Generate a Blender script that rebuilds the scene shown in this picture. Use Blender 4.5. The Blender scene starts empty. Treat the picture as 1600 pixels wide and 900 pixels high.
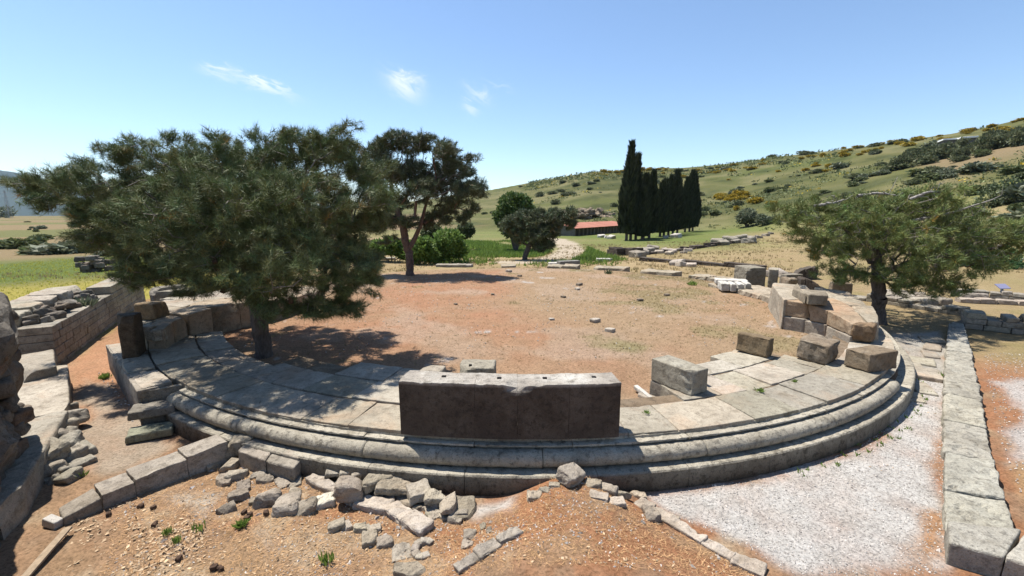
import bpy, math, random
import numpy as np
random.seed(7); rng = np.random.default_rng(7)
S = bpy.context.scene; COL = S.collection
R = math.radians
# ------------------------------------------------------------------ camera
CAMZ, FOC, HOR = 3.5, 680.0, 334.0
PITCH = math.atan((450-HOR)/FOC); CP, SP = math.cos(PITCH), math.sin(PITCH)
cd = bpy.data.cameras.new('camera'); cam = bpy.data.objects.new('camera', cd); COL.objects.link(cam)
cam.location = (0, 0, CAMZ); cam.rotation_euler = (math.pi/2-PITCH, 0, 0)
cd.sensor_width = 36; cd.lens = FOC/1600*36; cd.clip_start = .1; cd.clip_end = 40000
S.camera = cam
def ray(px, py):
    x = (px-800)/FOC; y = (450-py)/FOC
    return np.array([x, CP+y*SP, y*CP-SP])
def at(px, py, z=0.):                       # the point at height z that one sees at this spot of the photograph
    d = ray(px, py); t = (z-CAMZ)/d[2]; return np.array([d[0]*t, d[1]*t, z])
def wd(px, py, Y):                          # the point at distance Y
    d = ray(px, py); t = Y/d[1]; return np.array([d[0]*t, Y, CAMZ+d[2]*t])
CX, CY = .288, 19.185
def pol(r, a, z=0.): a = R(a); return np.array([CX+r*math.cos(a), CY+r*math.sin(a), z])
# ------------------------------------------------------------------ noise
def _h(i, j, k, s):
    n = (i*374761393+j*668265263+k*2147483647+s*974634777) & 0xffffffff
    n = ((n ^ (n >> 13))*1274126177) & 0xffffffff
    return ((n ^ (n >> 16)) & 0xffffff)/float(0xffffff)
def vnoise(p, s=0):
    p = np.asarray(p, float); f = np.floor(p).astype(np.int64); t = p-f; t = t*t*(3-2*t)
    i, j, k = f[..., 0], f[..., 1], f[..., 2]; x, y, z = t[..., 0], t[..., 1], t[..., 2]
    def L(a, b, w): return a+(b-a)*w
    return L(L(L(_h(i, j, k, s), _h(i+1, j, k, s), x), L(_h(i, j+1, k, s), _h(i+1, j+1, k, s), x), y),
             L(L(_h(i, j, k+1, s), _h(i+1, j, k+1, s), x), L(_h(i, j+1, k+1, s), _h(i+1, j+1, k+1, s), x), y), z)*2-1
def fbm(p, o=4, s=0):
    p = np.asarray(p, float); a = 1.; v = 0; q = p
    for n in range(o): v = v+a*vnoise(q, s+n*17); q = q*2.03+11.7; a *= .5
    return v/1.6
def fb2(x, y, sc, o=4, s=0): return fbm(np.stack([x/sc, y/sc, np.zeros_like(x)+s*.37], -1), o, s)
def sstep(a, b, x): t = np.clip((x-a)/(b-a), 0, 1); return t*t*(3-2*t)
# ------------------------------------------------------------------ object helpers
def tag(o, label=None, cat=None, group=None, kind=None):
    if label: o['label'] = label
    if cat: o['category'] = cat
    if group: o['group'] = group
    if kind: o['kind'] = kind
    return o
def empty(name, loc, label, cat, group=None):
    o = bpy.data.objects.new(name, None); COL.objects.link(o); o.location = [float(v) for v in loc]; o.empty_display_size = .3
    return tag(o, label, cat, group)
def mesh(name, V, F, mat, smooth=False, col=None, mats=None, mi=None):
    V = np.asarray(V, np.float32); F = np.asarray(F, np.int32); k = F.shape[1]
    me = bpy.data.meshes.new(name); me.vertices.add(len(V)); me.vertices.foreach_set('co', V.ravel())
    me.loops.add(F.size); me.loops.foreach_set('vertex_index', F.ravel())
    me.polygons.add(len(F)); me.polygons.foreach_set('loop_start', np.arange(0, F.size, k, dtype=np.int32))
    me.polygons.foreach_set('loop_total', np.full(len(F), k, np.int32))
    me.polygons.foreach_set('use_smooth', np.full(len(F), bool(smooth)))
    for m in ([mat] if mats is None else mats): me.materials.append(m)
    if mi is not None: me.polygons.foreach_set('material_index', np.asarray(mi, np.int32))
    if col is not None:
        a = me.color_attributes.new('tint', 'FLOAT_COLOR', 'POINT'); c = np.ones((len(V), 4), np.float32); c[:, :3] = col; a.data.foreach_set('color', c.ravel())
    me.update(); me.validate(); return me
def obj(name, me, parent=None, loc=(0, 0, 0)):
    o = bpy.data.objects.new(name, me); COL.objects.link(o); o.location = [float(v) for v in loc]
    if parent: o.parent = parent
    return o
class MB:                                   # collects quads, builds ONE mesh object
    def __init__(s): s.V = []; s.F = []; s.C = []; s.n = 0
    def add(s, V, F, c=None):
        V = np.asarray(V, float); s.V.append(V); s.F.append(np.asarray(F)+s.n); s.n += len(V)
        s.C.append(np.broadcast_to(np.asarray((1, 1, 1) if c is None else c, float), (len(V), 3)))
    def me(s, name, mat, smooth=False, origin=(0, 0, 0)):
        return mesh(name, np.concatenate(s.V)-np.asarray(origin, float), np.concatenate(s.F), mat, smooth, np.concatenate(s.C))
    def part(s, name, mat, parent, smooth=False):
        return obj(name, s.me(name, mat, smooth, parent.location), parent)
    def solo(s, name, mat, label, cat, group=None, smooth=False, kind=None, origin=None):
        A = np.concatenate(s.V)
        if origin is None: origin = np.array([(A[:, 0].min()+A[:, 0].max())/2, (A[:, 1].min()+A[:, 1].max())/2, A[:, 2].min()])
        return tag(obj(name, s.me(name, mat, smooth, origin), None, origin), label, cat, group, kind)
def rbox(d, r=.03, res=.12, nmax=14):
    """unit-ish box with rounded edges, centred: vertices, quads, outward directions"""
    h = np.asarray(d, float)/2; r = min(r, .45*min(h)*2*.5)
    def ax(i):
        n = int(np.clip(round((2*h[i]-2*r)/res), 1, nmax)); c = np.linspace(-h[i]+r, h[i]-r, n+1)
        return np.concatenate([[-h[i], -h[i]+.4*r], c, [h[i]-.4*r, h[i]]])
    A = [ax(0), ax(1), ax(2)]; Vs = []; Fs = []; n = 0
    for a in range(3):
        b, c = (a+1) % 3, (a+2) % 3
        for sgn in (-1, 1):
            u, v = np.meshgrid(A[b], A[c], indexing='ij'); P = np.zeros(u.shape+(3,)); P[..., a] = sgn*h[a]; P[..., b] = u; P[..., c] = v
            nu, nv = u.shape; idx = np.arange(nu*nv).reshape(nu, nv)+n
            q = np.stack([idx[:-1, :-1], idx[1:, :-1], idx[1:, 1:], idx[:-1, 1:]], -1).reshape(-1, 4)
            Fs.append(q if sgn > 0 else q[:, ::-1]); Vs.append(P.reshape(-1, 3)); n += nu*nv
    V = np.concatenate(Vs); F = np.concatenate(Fs)
    key = np.round(V*1e5).astype(np.int64); _, i, inv = np.unique(key, axis=0, return_index=True, return_inverse=True)
    V = V[i]; F = inv.reshape(-1)[F]
    q = np.clip(V, -(h-r), h-r); w = V-q; l = np.linalg.norm(w, axis=1, keepdims=True); w = w/np.maximum(l, 1e-9)
    return q+w*r, F, w
SEED = [0]
def rough(V, D, W, amp, sc):
    """displace world points W along local dirs D"""
    SEED[0] += 1; o = SEED[0]*7.31
    n = fbm(W/sc+o, 4); c = np.clip(fbm(W/(sc*.45)+o*1.7, 3)-.18, 0, 1)*1.6; return (n-c)[:, None]*D*amp
def knock(W, size, amp):
    """break a few corners and edges off a stone"""
    if amp < .012: return W
    c = (W.max(0)+W.min(0))/2; W = W.copy()
    for _ in range(random.choice((1, 2, 2, 3, 4))):
        d = np.array([random.choice((-1, 1))*random.uniform(.3, 1), random.choice((-1, 1))*random.uniform(.3, 1), random.uniform(-.2, 1.)]); d /= np.linalg.norm(d)
        t = (W-c)@d; SEED[0] += 1; lim = t.max()-min(.16, size*random.uniform(.08, .3))*(1+.35*fbm(W/max(.25*size, .05)+SEED[0], 3)); W -= np.clip(t-lim, 0, None)[:, None]*d*.92
    return W
def block(mb, quad, z0, z1, r=.035, amp=.02, sc=.25, res=.12, c=None, ztop=None, nmax=14, kn=1):
    """rough stone on four plan points (counter-clockwise) between z0 and z1"""
    Q = [np.asarray(p, float)[:2] for p in quad]; a, b, cc, d = Q
    dx = (np.linalg.norm(b-a)+np.linalg.norm(cc-d))/2; dy = (np.linalg.norm(d-a)+np.linalg.norm(cc-b))/2
    V, F, D = rbox((dx, dy, z1-z0), r, res, nmax)
    u = V[:, 0]/dx+.5; v = V[:, 1]/dy+.5; w = V[:, 2]/(z1-z0)+.5
    XY = (1-u)[:, None]*(1-v)[:, None]*a+u[:, None]*(1-v)[:, None]*b+u[:, None]*v[:, None]*cc+(1-u)[:, None]*v[:, None]*d
    zt = np.full(len(u), z1) if ztop is None else (1-u)*(1-v)*ztop[0]+u*(1-v)*ztop[1]+u*v*ztop[2]+(1-u)*v*ztop[3]
    W = np.column_stack([XY, z0+(zt-z0)*w])
    ex = (b-a)/np.linalg.norm(b-a); ey = np.array([-ex[1], ex[0]])
    DD = np.column_stack([D[:, :1]*ex+D[:, 1:2]*ey, D[:, 2]])
    area = np.cross(b-a, d-a)
    if area < 0: F = F[:, ::-1]
    if c is None: g = random.uniform(.86, 1.1); c = (g*random.uniform(.98, 1.03), g, g*random.uniform(.96, 1.02))
    mb.add(knock(W+rough(V, DD, W, amp, sc), min(dx, dy, z1-z0), amp*kn), F, c)
def box(mb, cen, d, rot=0, tilt=(0, 0), z0=None, **k):
    """rough stone: centre, size, turn, tilt"""
    r = k.get('r', .03); amp = k.get('amp', .02); sc = k.get('sc', .25); c = k.get('c')
    V, F, D = rbox(d, r, k.get('res', .12), k.get('nmax', 14))
    V = V+rough(V, D, V, amp, sc)
    from mathutils import Euler
    M = np.array(Euler((tilt[0], tilt[1], rot)).to_matrix())
    if c is None: g = random.uniform(.84, 1.12); c = (g*random.uniform(.98, 1.03), g, g*random.uniform(.96, 1.02))
    mb.add(V@M.T+np.asarray(cen, float), F, c)
def arcbox(mb, r0, r1, a0, a1, z0, z1, r=.03, amp=.015, sc=.22, res=.13, c=None, nmax=16, jit=0.):
    rm = (r0+r1)/2; dl = R(a1-a0)*rm; V, F, D = rbox((r1-r0, dl, z1-z0), r, res, nmax)
    rr = rm+V[:, 0]; a = R((a0+a1)/2)+V[:, 1]/rm; z = (z0+z1)/2+V[:, 2]
    if jit:
        j = [random.uniform(-jit, jit) for _ in range(3)]; z = z+j[0]*V[:, 0]+j[1]*V[:, 1]*.5; rr = rr+j[2]*.3
    W = np.column_stack([CX+rr*np.cos(a), CY+rr*np.sin(a), z])
    DD = np.column_stack([D[:, 0]*np.cos(a)-D[:, 1]*np.sin(a), D[:, 0]*np.sin(a)+D[:, 1]*np.cos(a), D[:, 2]])
    if c is None: g = random.uniform(.78, 1.1); c = (g*random.uniform(.98, 1.04), g, g*random.uniform(.94, 1.02))
    mb.add(W+rough(V, DD, W, amp, sc), F, c)
def lathe(mb, prof, a0, a1, amp=.006, sc=.2, step=.6, c=None, caps=True):
    """profile [(r,z)..] swept about the temple's axis, outward normal to the right of travel"""
    P = np.array(prof, float); n = max(2, int(abs(a1-a0)/step)); A = np.radians(np.linspace(a0, a1, n+1))
    W = np.stack([CX+P[None, :, 0]*np.cos(A)[:, None], CY+P[None, :, 0]*np.sin(A)[:, None], np.broadcast_to(P[None, :, 1], (n+1, len(P)))], -1)
    m = len(P); T = np.gradient(P, axis=0); N = np.column_stack([-T[:, 1], T[:, 0]]); N /= np.linalg.norm(N, axis=1, keepdims=True)+1e-9
    SEED[0] += 1; w_ = W.reshape(-1, 3); f = (fbm(w_/sc+SEED[0]*3.7, 4)-2.2*np.clip(fbm(w_/(sc*.7)+SEED[0]*1.3, 4)-.22, 0, 1)).reshape(n+1, m)
    W[..., 0] += f*amp*N[None, :, 0]*np.cos(A)[:, None]; W[..., 1] += f*amp*N[None, :, 0]*np.sin(A)[:, None]; W[..., 2] += f*amp*N[None, :, 1]
    idx = np.arange((n+1)*m).reshape(n+1, m)
    F = np.stack([idx[:-1, :-1], idx[1:, :-1], idx[1:, 1:], idx[:-1, 1:]], -1).reshape(-1, 4)
    V = W.reshape(-1, 3)
    if caps:
        k = len(V); V = np.vstack([V, W[0].mean(0), W[-1].mean(0)])
        cf = [[idx[0, i], idx[0, i+1], k, k] for i in range(m-1)]
        cf = []
        for i in range(0, m-2, 2): cf += [[k, idx[0, i], idx[0, i+1], idx[0, i+2]], [k+1, idx[n, i+2], idx[n, i+1], idx[n, i]]]
        F = np.vstack([F, np.array(cf)])
    g = random.uniform(.82, 1.08)
    mb.add(V, F, (g, g, g*.99) if c is None else c)
# ------------------------------------------------------------------ materials
def nodes(name):
    m = bpy.data.materials.new(name); m.use_nodes = True; nt = m.node_tree; b = nt.nodes['Principled BSDF']
    b.inputs['Specular IOR Level'].default_value = .2; return m, nt, b
def N(nt, t, **k):
    n = nt.nodes.new(t)
    for a, v in k.items():
        if a.startswith('i_'): n.inputs[a[2:].replace('_', ' ')].default_value = v
        else: setattr(n, a, v)
    return n
def ramp(nt, src, stops, interp='LINEAR'):
    r = nt.nodes.new('ShaderNodeValToRGB'); nt.links.new(src, r.inputs[0]); e = r.color_ramp.elements; r.color_ramp.interpolation = interp
    while len(e) < len(stops): e.new(.5)
    for x, (p, c) in zip(e, stops): x.position = p; x.color = (*c, 1) if len(c) == 3 else c
    return r
def mix(nt, a, b, fac, mode='MIX'):
    x = nt.nodes.new('ShaderNodeMix'); x.data_type = 'RGBA'; x.blend_type = mode
    for s, v in ((6, a), (7, b)):
        if isinstance(v, (tuple, list)): x.inputs[s].default_value = (*v, 1)
        else: nt.links.new(v, x.inputs[s])
    if isinstance(fac, (int, float)): x.inputs[0].default_value = fac
    else: nt.links.new(fac, x.inputs[0])
    return x.outputs[2]
def noise(nt, co, sc, det=6, rough=.6, dist=0.):
    n = nt.nodes.new('ShaderNodeTexNoise'); n.inputs['Scale'].default_value = sc; n.inputs['Detail'].default_value = det
    n.inputs['Roughness'].default_value = rough; n.inputs['Distortion'].default_value = dist; nt.links.new(co, n.inputs['Vector']); return n.outputs['Fac']
def bump(nt, b, h, strength, dist, prev=None):
    n = nt.nodes.new('ShaderNodeBump'); n.inputs['Strength'].default_value = strength; n.inputs['Distance'].default_value = dist
    nt.links.new(h, n.inputs['Height'])
    if prev is not None: nt.links.new(prev, n.inputs['Normal'])
    nt.links.new(n.outputs[0], b.inputs['Normal']); return n.outputs[0]
def geo(nt): return nt.nodes.new('ShaderNodeNewGeometry').outputs['Position']
def tintnode(nt): return N(nt, 'ShaderNodeAttribute', attribute_name='tint').outputs['Color']
def stone(name, base, dark, light, spot=(.1, .095, .085), spotamt=.5, pit=1., warm=None):
    m, nt, b = nodes(name); co = geo(nt); b.inputs['Roughness'].default_value = .9
    n1 = noise(nt, co, 1.3, 8, .65); n2 = noise(nt, co, 9., 8, .7); n3 = noise(nt, co, 60, 4, .7)
    c = ramp(nt, n1, [(.3, dark), (.5, base), (.72, light)]).outputs[0]
    sp = ramp(nt, n2, [(.52, (0, 0, 0)), (.62, (1, 1, 1))]).outputs[0]
    sm = N(nt, 'ShaderNodeMath', operation='MULTIPLY', i_1=spotamt) if False else None
    f = nt.nodes.new('ShaderNodeMath'); f.operation = 'MULTIPLY'; f.inputs[1].default_value = spotamt; nt.links.new(sp, f.inputs[0])
    c = mix(nt, c, spot, f.outputs[0])
    if warm is not None:
        wf = ramp(nt, noise(nt, co, .9, 5, .6, .5), [(.52, (0, 0, 0)), (.66, (.75, .75, .75))]).outputs[0]; c = mix(nt, c, warm, wf)
    lich = ramp(nt, noise(nt, co, 22, 5, .7), [(.64, (0, 0, 0)), (.7, (.5, .5, .5))]).outputs[0]; c = mix(nt, c, light, lich)
    pk = ramp(nt, noise(nt, co, 34, 3, .6), [(.6, (0, 0, 0)), (.67, (.6, .6, .6))]).outputs[0]; c = mix(nt, c, tuple(q*.7 for q in spot), pk)
    st = ramp(nt, noise(nt, co, 2.6, 6, .7, .8), [(.5, (1, 1, 1)), (.68, (.66, .64, .61))]).outputs[0]; c = mix(nt, c, st, 1., 'MULTIPLY')
    gr = ramp(nt, n3, [(.25, (.62, .62, .62)), (.5, (1, 1, 1)), (.8, (1.22, 1.21, 1.2))]).outputs[0]; c = mix(nt, c, gr, 1., 'MULTIPLY')
    c = mix(nt, mix(nt, c, tintnode(nt), 1., 'MULTIPLY'), (1.03, 1., .93), 1., 'MULTIPLY'); nt.links.new(c, b.inputs['Base Color'])
    p = bump(nt, b, n3, .55*pit, .012); v = N(nt, 'ShaderNodeTexVoronoi'); v.inputs['Scale'].default_value = 38; nt.links.new(co, v.inputs['Vector'])
    pv = ramp(nt, v.outputs['Distance'], [(0, (0, 0, 0)), (.28, (1, 1, 1))]).outputs[0]; p = bump(nt, b, pv, .25*pit, .02, p); bump(nt, b, n2, .7*pit, .04, p)
    return m
M_pave = stone('paving_andesite', (.3, .275, .235), (.2, .18, .15), (.38, .355, .31), (.17, .15, .125), .65, 1., (.32, .25, .19))
M_mould = stone('moulding_andesite', (.35, .325, .28), (.235, .215, .185), (.43, .405, .355), (.12, .11, .095), .75, 1.4)
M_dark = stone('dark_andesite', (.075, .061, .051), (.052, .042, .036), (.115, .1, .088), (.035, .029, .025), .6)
M_grey = stone('grey_andesite', (.24, .22, .19), (.16, .145, .125), (.33, .31, .275), (.1, .09, .08), .6)
M_brown = stone('brown_andesite', (.2, .16, .12), (.13, .105, .08), (.28, .25, .21), (.08, .066, .052), .6)
M_rock = stone('field_stone', (.3, .27, .24), (.2, .178, .155), (.39, .36, .325), (.13, .115, .1), .6, 1.4)
M_lime = stone('lime_mortar', (.36, .315, .275), (.27, .23, .19), (.44, .4, .37), (.19, .155, .13), .5, 1.2)
M_marble = stone('white_marble', (.42, .41, .395), (.32, .31, .295), (.5, .49, .48), (.2, .19, .18), .25, .5)
M_rubble = stone('rubble_masonry', (.15, .135, .12), (.085, .078, .07), (.25, .235, .215), (.07, .064, .056), .6, 1.3, (.17, .12, .085))
M_flag = stone('flaky_grey_stone', (.33, .315, .28), (.22, .205, .18), (.43, .415, .375), (.14, .13, .115), .7, 1.6)
def attrmat(name, rough=.95, speck=.25, sc=40., bs=.5, bd=.03):
    m, nt, b = nodes(name); co = geo(nt); b.inputs['Roughness'].default_value = rough; b.inputs['Specular IOR Level'].default_value = .05
    n = noise(nt, co, sc, 7, .8); n2 = noise(nt, co, sc*.13, 5, .65)
    g = ramp(nt, n, [(.28, (1-speck*1.6,)*3), (.5, (1, 1, 1)), (.75, (1+speck,)*3)]).outputs[0]
    g2 = ramp(nt, n2, [(.3, (.86, .85, .83)), (.7, (1.1, 1.1, 1.1))]).outputs[0]
    c = mix(nt, mix(nt, tintnode(nt), g, 1., 'MULTIPLY'), g2, 1., 'MULTIPLY'); nt.links.new(c, b.inputs['Base Color'])
    bump(nt, b, n, bs, bd); return m
def leaf(name, col, col2, trans=.25, rough=.6):
    m, nt, b = nodes(name); b.inputs['Roughness'].default_value = rough; b.inputs['Specular IOR Level'].default_value = .25
    c = mix(nt, col, col2, N(nt, 'ShaderNodeNewGeometry').outputs['Random Per Island']); c = mix(nt, c, tintnode(nt), 1., 'MULTIPLY')
    nt.links.new(c, b.inputs['Base Color'])
    t = nt.nodes.new('ShaderNodeBsdfTranslucent'); nt.links.new(c, t.inputs[0]); ms = nt.nodes.new('ShaderNodeMixShader'); ms.inputs[0].default_value = trans
    nt.links.new(b.outputs[0], ms.inputs[1]); nt.links.new(t.outputs[0], ms.inputs[2]); nt.links.new(ms.outputs[0], nt.nodes['Material Output'].inputs[0]); return m
M_needle = leaf('pine_needles', (.064, .084, .034), (.145, .172, .07))
M_needle2 = leaf('dark_pine_needles', (.06, .075, .04), (.11, .125, .06))
M_needle3 = leaf('bright_pine_needles', (.065, .088, .026), (.14, .16, .05))
M_cyp = leaf('cypress_foliage', (.02, .028, .014), (.045, .054, .028), .08)
M_leafm = leaf('mid_green_leaves', (.05, .085, .022), (.1, .15, .045), .3)
M_leafg = leaf('fresh_leaves', (.09, .15, .03), (.16, .24, .06), .35)
M_leafd = leaf('dark_leaves', (.05, .07, .03), (.09, .115, .05), .25)
M_olive = leaf('grey_green_leaves', (.1, .12, .075), (.18, .2, .13), .25)
M_scrub = leaf('scrub_leaves', (.08, .1, .04), (.14, .16, .065), .25)
M_broom = leaf('yellow_broom_flowers', (.2, .16, .02), (.4, .28, .02), .2)
M_grass = leaf('dry_grass_blades', (.26, .2, .095), (.36, .28, .14), .3, .8)
M_green = leaf('green_weed_blades', (.1, .17, .03), (.2, .28, .06), .35)
M_oleander = leaf('oleander_leaves', (.03, .09, .035), (.07, .15, .06), .2, .4)
def bark(name, a, b_):
    m, nt, b = nodes(name); co = geo(nt); mp = N(nt, 'ShaderNodeMapping'); mp.inputs['Scale'].default_value = (1, 1, .3); nt.links.new(co, mp.inputs[0])
    n = noise(nt, mp.outputs[0], 14, 6, .7); c = ramp(nt, n, [(.32, a), (.66, b_)]).outputs[0]; nt.links.new(c, b.inputs['Base Color']); b.inputs['Roughness'].default_value = .95
    bump(nt, b, n, 1., .05); return m
M_bark = bark('pine_bark', (.05, .04, .035), (.16, .13, .11))
M_barkr = bark('red_pine_bark', (.05, .035, .03), (.19, .12, .09))
M_twig = bark('grey_twig', (.12, .1, .085), (.3, .27, .24))
M_dead = bark('bleached_dead_wood', (.2, .18, .16), (.4, .37, .34))
M_cone = bark('pine_cone_scales', (.04, .025, .018), (.12, .075, .05))
def plain(name, c, rough=.8, sc=8., var=.25):
    m, nt, b = nodes(name); n = noise(nt, geo(nt), sc, 5, .6); g = ramp(nt, n, [(.3, (1-var,)*3), (.7, (1+var,)*3)]).outputs[0]
    nt.links.new(mix(nt, mix(nt, c, g, 1., 'MULTIPLY'), tintnode(nt), 1., 'MULTIPLY'), b.inputs['Base Color']); b.inputs['Roughness'].default_value = rough; return m
M_tile = plain('terracotta_tile', (.32, .14, .1), .9, 6); M_wood = plain('weathered_wood', (.25, .19, .13), .9, 20); M_shed = plain('shed_stone_wall', (.15, .135, .12), .95, 3)
M_post = plain('shed_post_wood', (.24, .2, .16), .9, 3); M_white = plain('white_roof_sheet', (.75, .75, .74), .5, 1, .08); M_metal = plain('grey_steel', (.3, .31, .32), .5); M_sign = plain('lilac_sign_face', (.2, .2, .3), .5, 3, .05)
M_leaflit = plain('dry_leaf', (.36, .26, .165), .9, 30); M_peb = plain('gravel_pebble', (.41, .375, .34), .9, 30, .2)
# ------------------------------------------------------------------ terrain
def px2az(px): return math.degrees(math.atan((px-800)/FOC*CP))
_pr = [(-600, 338, 900, 120), (-200, 338, 900, 160), (200, 337, 800, 170), (380, 334, 800, 170), (520, 329, 700, 170), (650, 314, 600, 150), (770, 296, 480, 150), (850, 281, 430, 150), (925, 268, 380, 150),
       (1000, 264, 390, 150), (1080, 261, 400, 150), (1150, 254, 400, 140), (1206, 245, 400, 125), (1300, 234, 390, 110), (1400, 221, 380, 95), (1500, 204, 370, 85), (1600, 182, 360, 75), (1750, 160, 350, 70), (2300, 150, 350, 70)]
_az = np.array([px2az(p[0]) for p in _pr]); _el = np.array([(lambda d: d[2]/math.hypot(d[0], d[1]))(ray(p[0], p[1])) for p in _pr]); _rr = np.array([p[2] for p in _pr], float); _rb = np.array([p[3] for p in _pr], float)
MOUND = at(895, 752, -.42)
GRV = None
def terr(x, y):
    x = np.asarray(x, float); y = np.asarray(y, float); r = np.hypot(x, y); az = np.degrees(np.arctan2(x, y)); rc = np.hypot(x-CX, y-CY)
    z = np.full(r.shape, -.74)
    z -= .012*np.clip(r-22, 0, 130)
    side = sstep(10, 40, az); z += side*.016*np.clip(r-22, 0, 130)
    # floor of the temple and the rise behind it
    back = sstep(18, 28, y); zin = -.2-.1*back
    z = z+(zin-z)*(1-sstep(11.5, 12.4+back*5.5, rc))*(r < 60)
    # pit beside the stacked blocks
    p = at(1003, 612, -.35); z -= .17*np.exp(-(((x-p[0])/.75)**2+((y-p[1]-.1)/.75)**2)**1.5)
    # mound against the podium, foreground bank, left channel
    ax = x-(MOUND[0]+.12*(y-6)); z += (1-sstep(5.95, 6.25, y))*np.exp(-np.abs(ax/(.66+.55*np.clip(6-y, 0, 4)))**2.6)*.36*(r < 12)
    z += .05*sstep(-.5, -2.5, x)*sstep(13.3, 14.2, rc)*(1-sstep(5., 7.4, y+.35*(x+4)))*(r < 14)
    z += .05*fb2(x, y, 2.3, 4, 3)*sstep(3, 30, r)+.012*fb2(x, y, .35, 3, 5)*(r < 60)
    # dip with the track behind the temple
    z -= .7*np.exp(-(((x-4)/16)**2+((y-62)/22)**2))
    # terrain far away
    el = np.interp(az, _az, _el); rr = np.interp(az, _az, _rr); rb = np.interp(az, _az, _rb)
    t = np.clip((r-rb)/(rr-rb), 0, 1); zr = CAMZ+rr*el
    zb = np.where(az < -8, -1.2-.0*r, z); w = sstep(60, 160, r); z = z*(1-w)+w*np.where(az < -8, -1.9, z)
    hill = (zr-z)*(t**1.12); bm = sstep(0., .35, t)*(1-sstep(.93, 1.0, t)); amp = np.clip(zr, 0, 40)*.11
    hill = hill+bm*amp*(fb2(x, y, 95, 5, 9)+.9*np.minimum(0, fb2(x*1.0+y*.3, y*.25, 55, 3, 12)))
    z = z+np.where(r > rb, hill, 0)
    b = np.clip(r-rr, 0, None); z = z-np.where(r > rr, .045*b+8e-6*b*b*0, 0)
    return np.maximum(z, -60-.0*r)
def ground(px, py, rmax=1500):              # where the sight line through this spot of the photograph meets the ground
    d = ray(px, py); h = math.hypot(d[0], d[1]); t = np.geomspace(2.5, rmax, 4000)/h
    P = d[None]*t[:, None]; g = P[:, 2]+CAMZ-terr(P[:, 0], P[:, 1]); i = np.argmax(g < 0)
    if g[i] >= 0: i = len(t)-1
    x, y = P[i, 0], P[i, 1]; return np.array([x, y, float(terr(x, y))])
def inpoly(x, y, poly):
    c = np.zeros(x.shape, bool); n = len(poly)
    for i in range(n):
        x0, y0 = poly[i][:2]; x1, y1 = poly[(i+1) % n][:2]
        if y0 == y1: continue
        k = ((y0 > y) != (y1 > y)) & (x < (x1-x0)*(y-y0)/(y1-y0)+x0); c ^= k
    return c
def pdist(x, y, line):
    d = np.full(x.shape, 1e9)
    for (x0, y0), (x1, y1) in zip(line[:-1], line[1:]):
        t = np.clip(((x-x0)*(x1-x0)+(y-y0)*(y1-y0))/((x1-x0)**2+(y1-y0)**2), 0, 1); d = np.minimum(d, np.hypot(x-x0-t*(x1-x0), y-y0-t*(y1-y0)))
    return d
def gpoly(pts, z=None): return [tuple((ground(*p) if z is None else at(*p, z))[:2]) for p in pts]
def sdf(x, y, poly, k=.3, s=0):
    d = pdist(x, y, list(poly)+[poly[0]]); d = np.where(inpoly(x, y, poly), d, -d); return d+k*fb2(x, y, k*3+.2, 4, s+40)
TRACK = [tuple(ground(*p)[:2]) for p in ((800, 410), (852, 407), (880, 400), (893, 390), (886, 381), (868, 374), (840, 372))]
def blend(c, col, f): return c*(1-f[:, None])+np.asarray(col)[None]*f[:, None]
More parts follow.
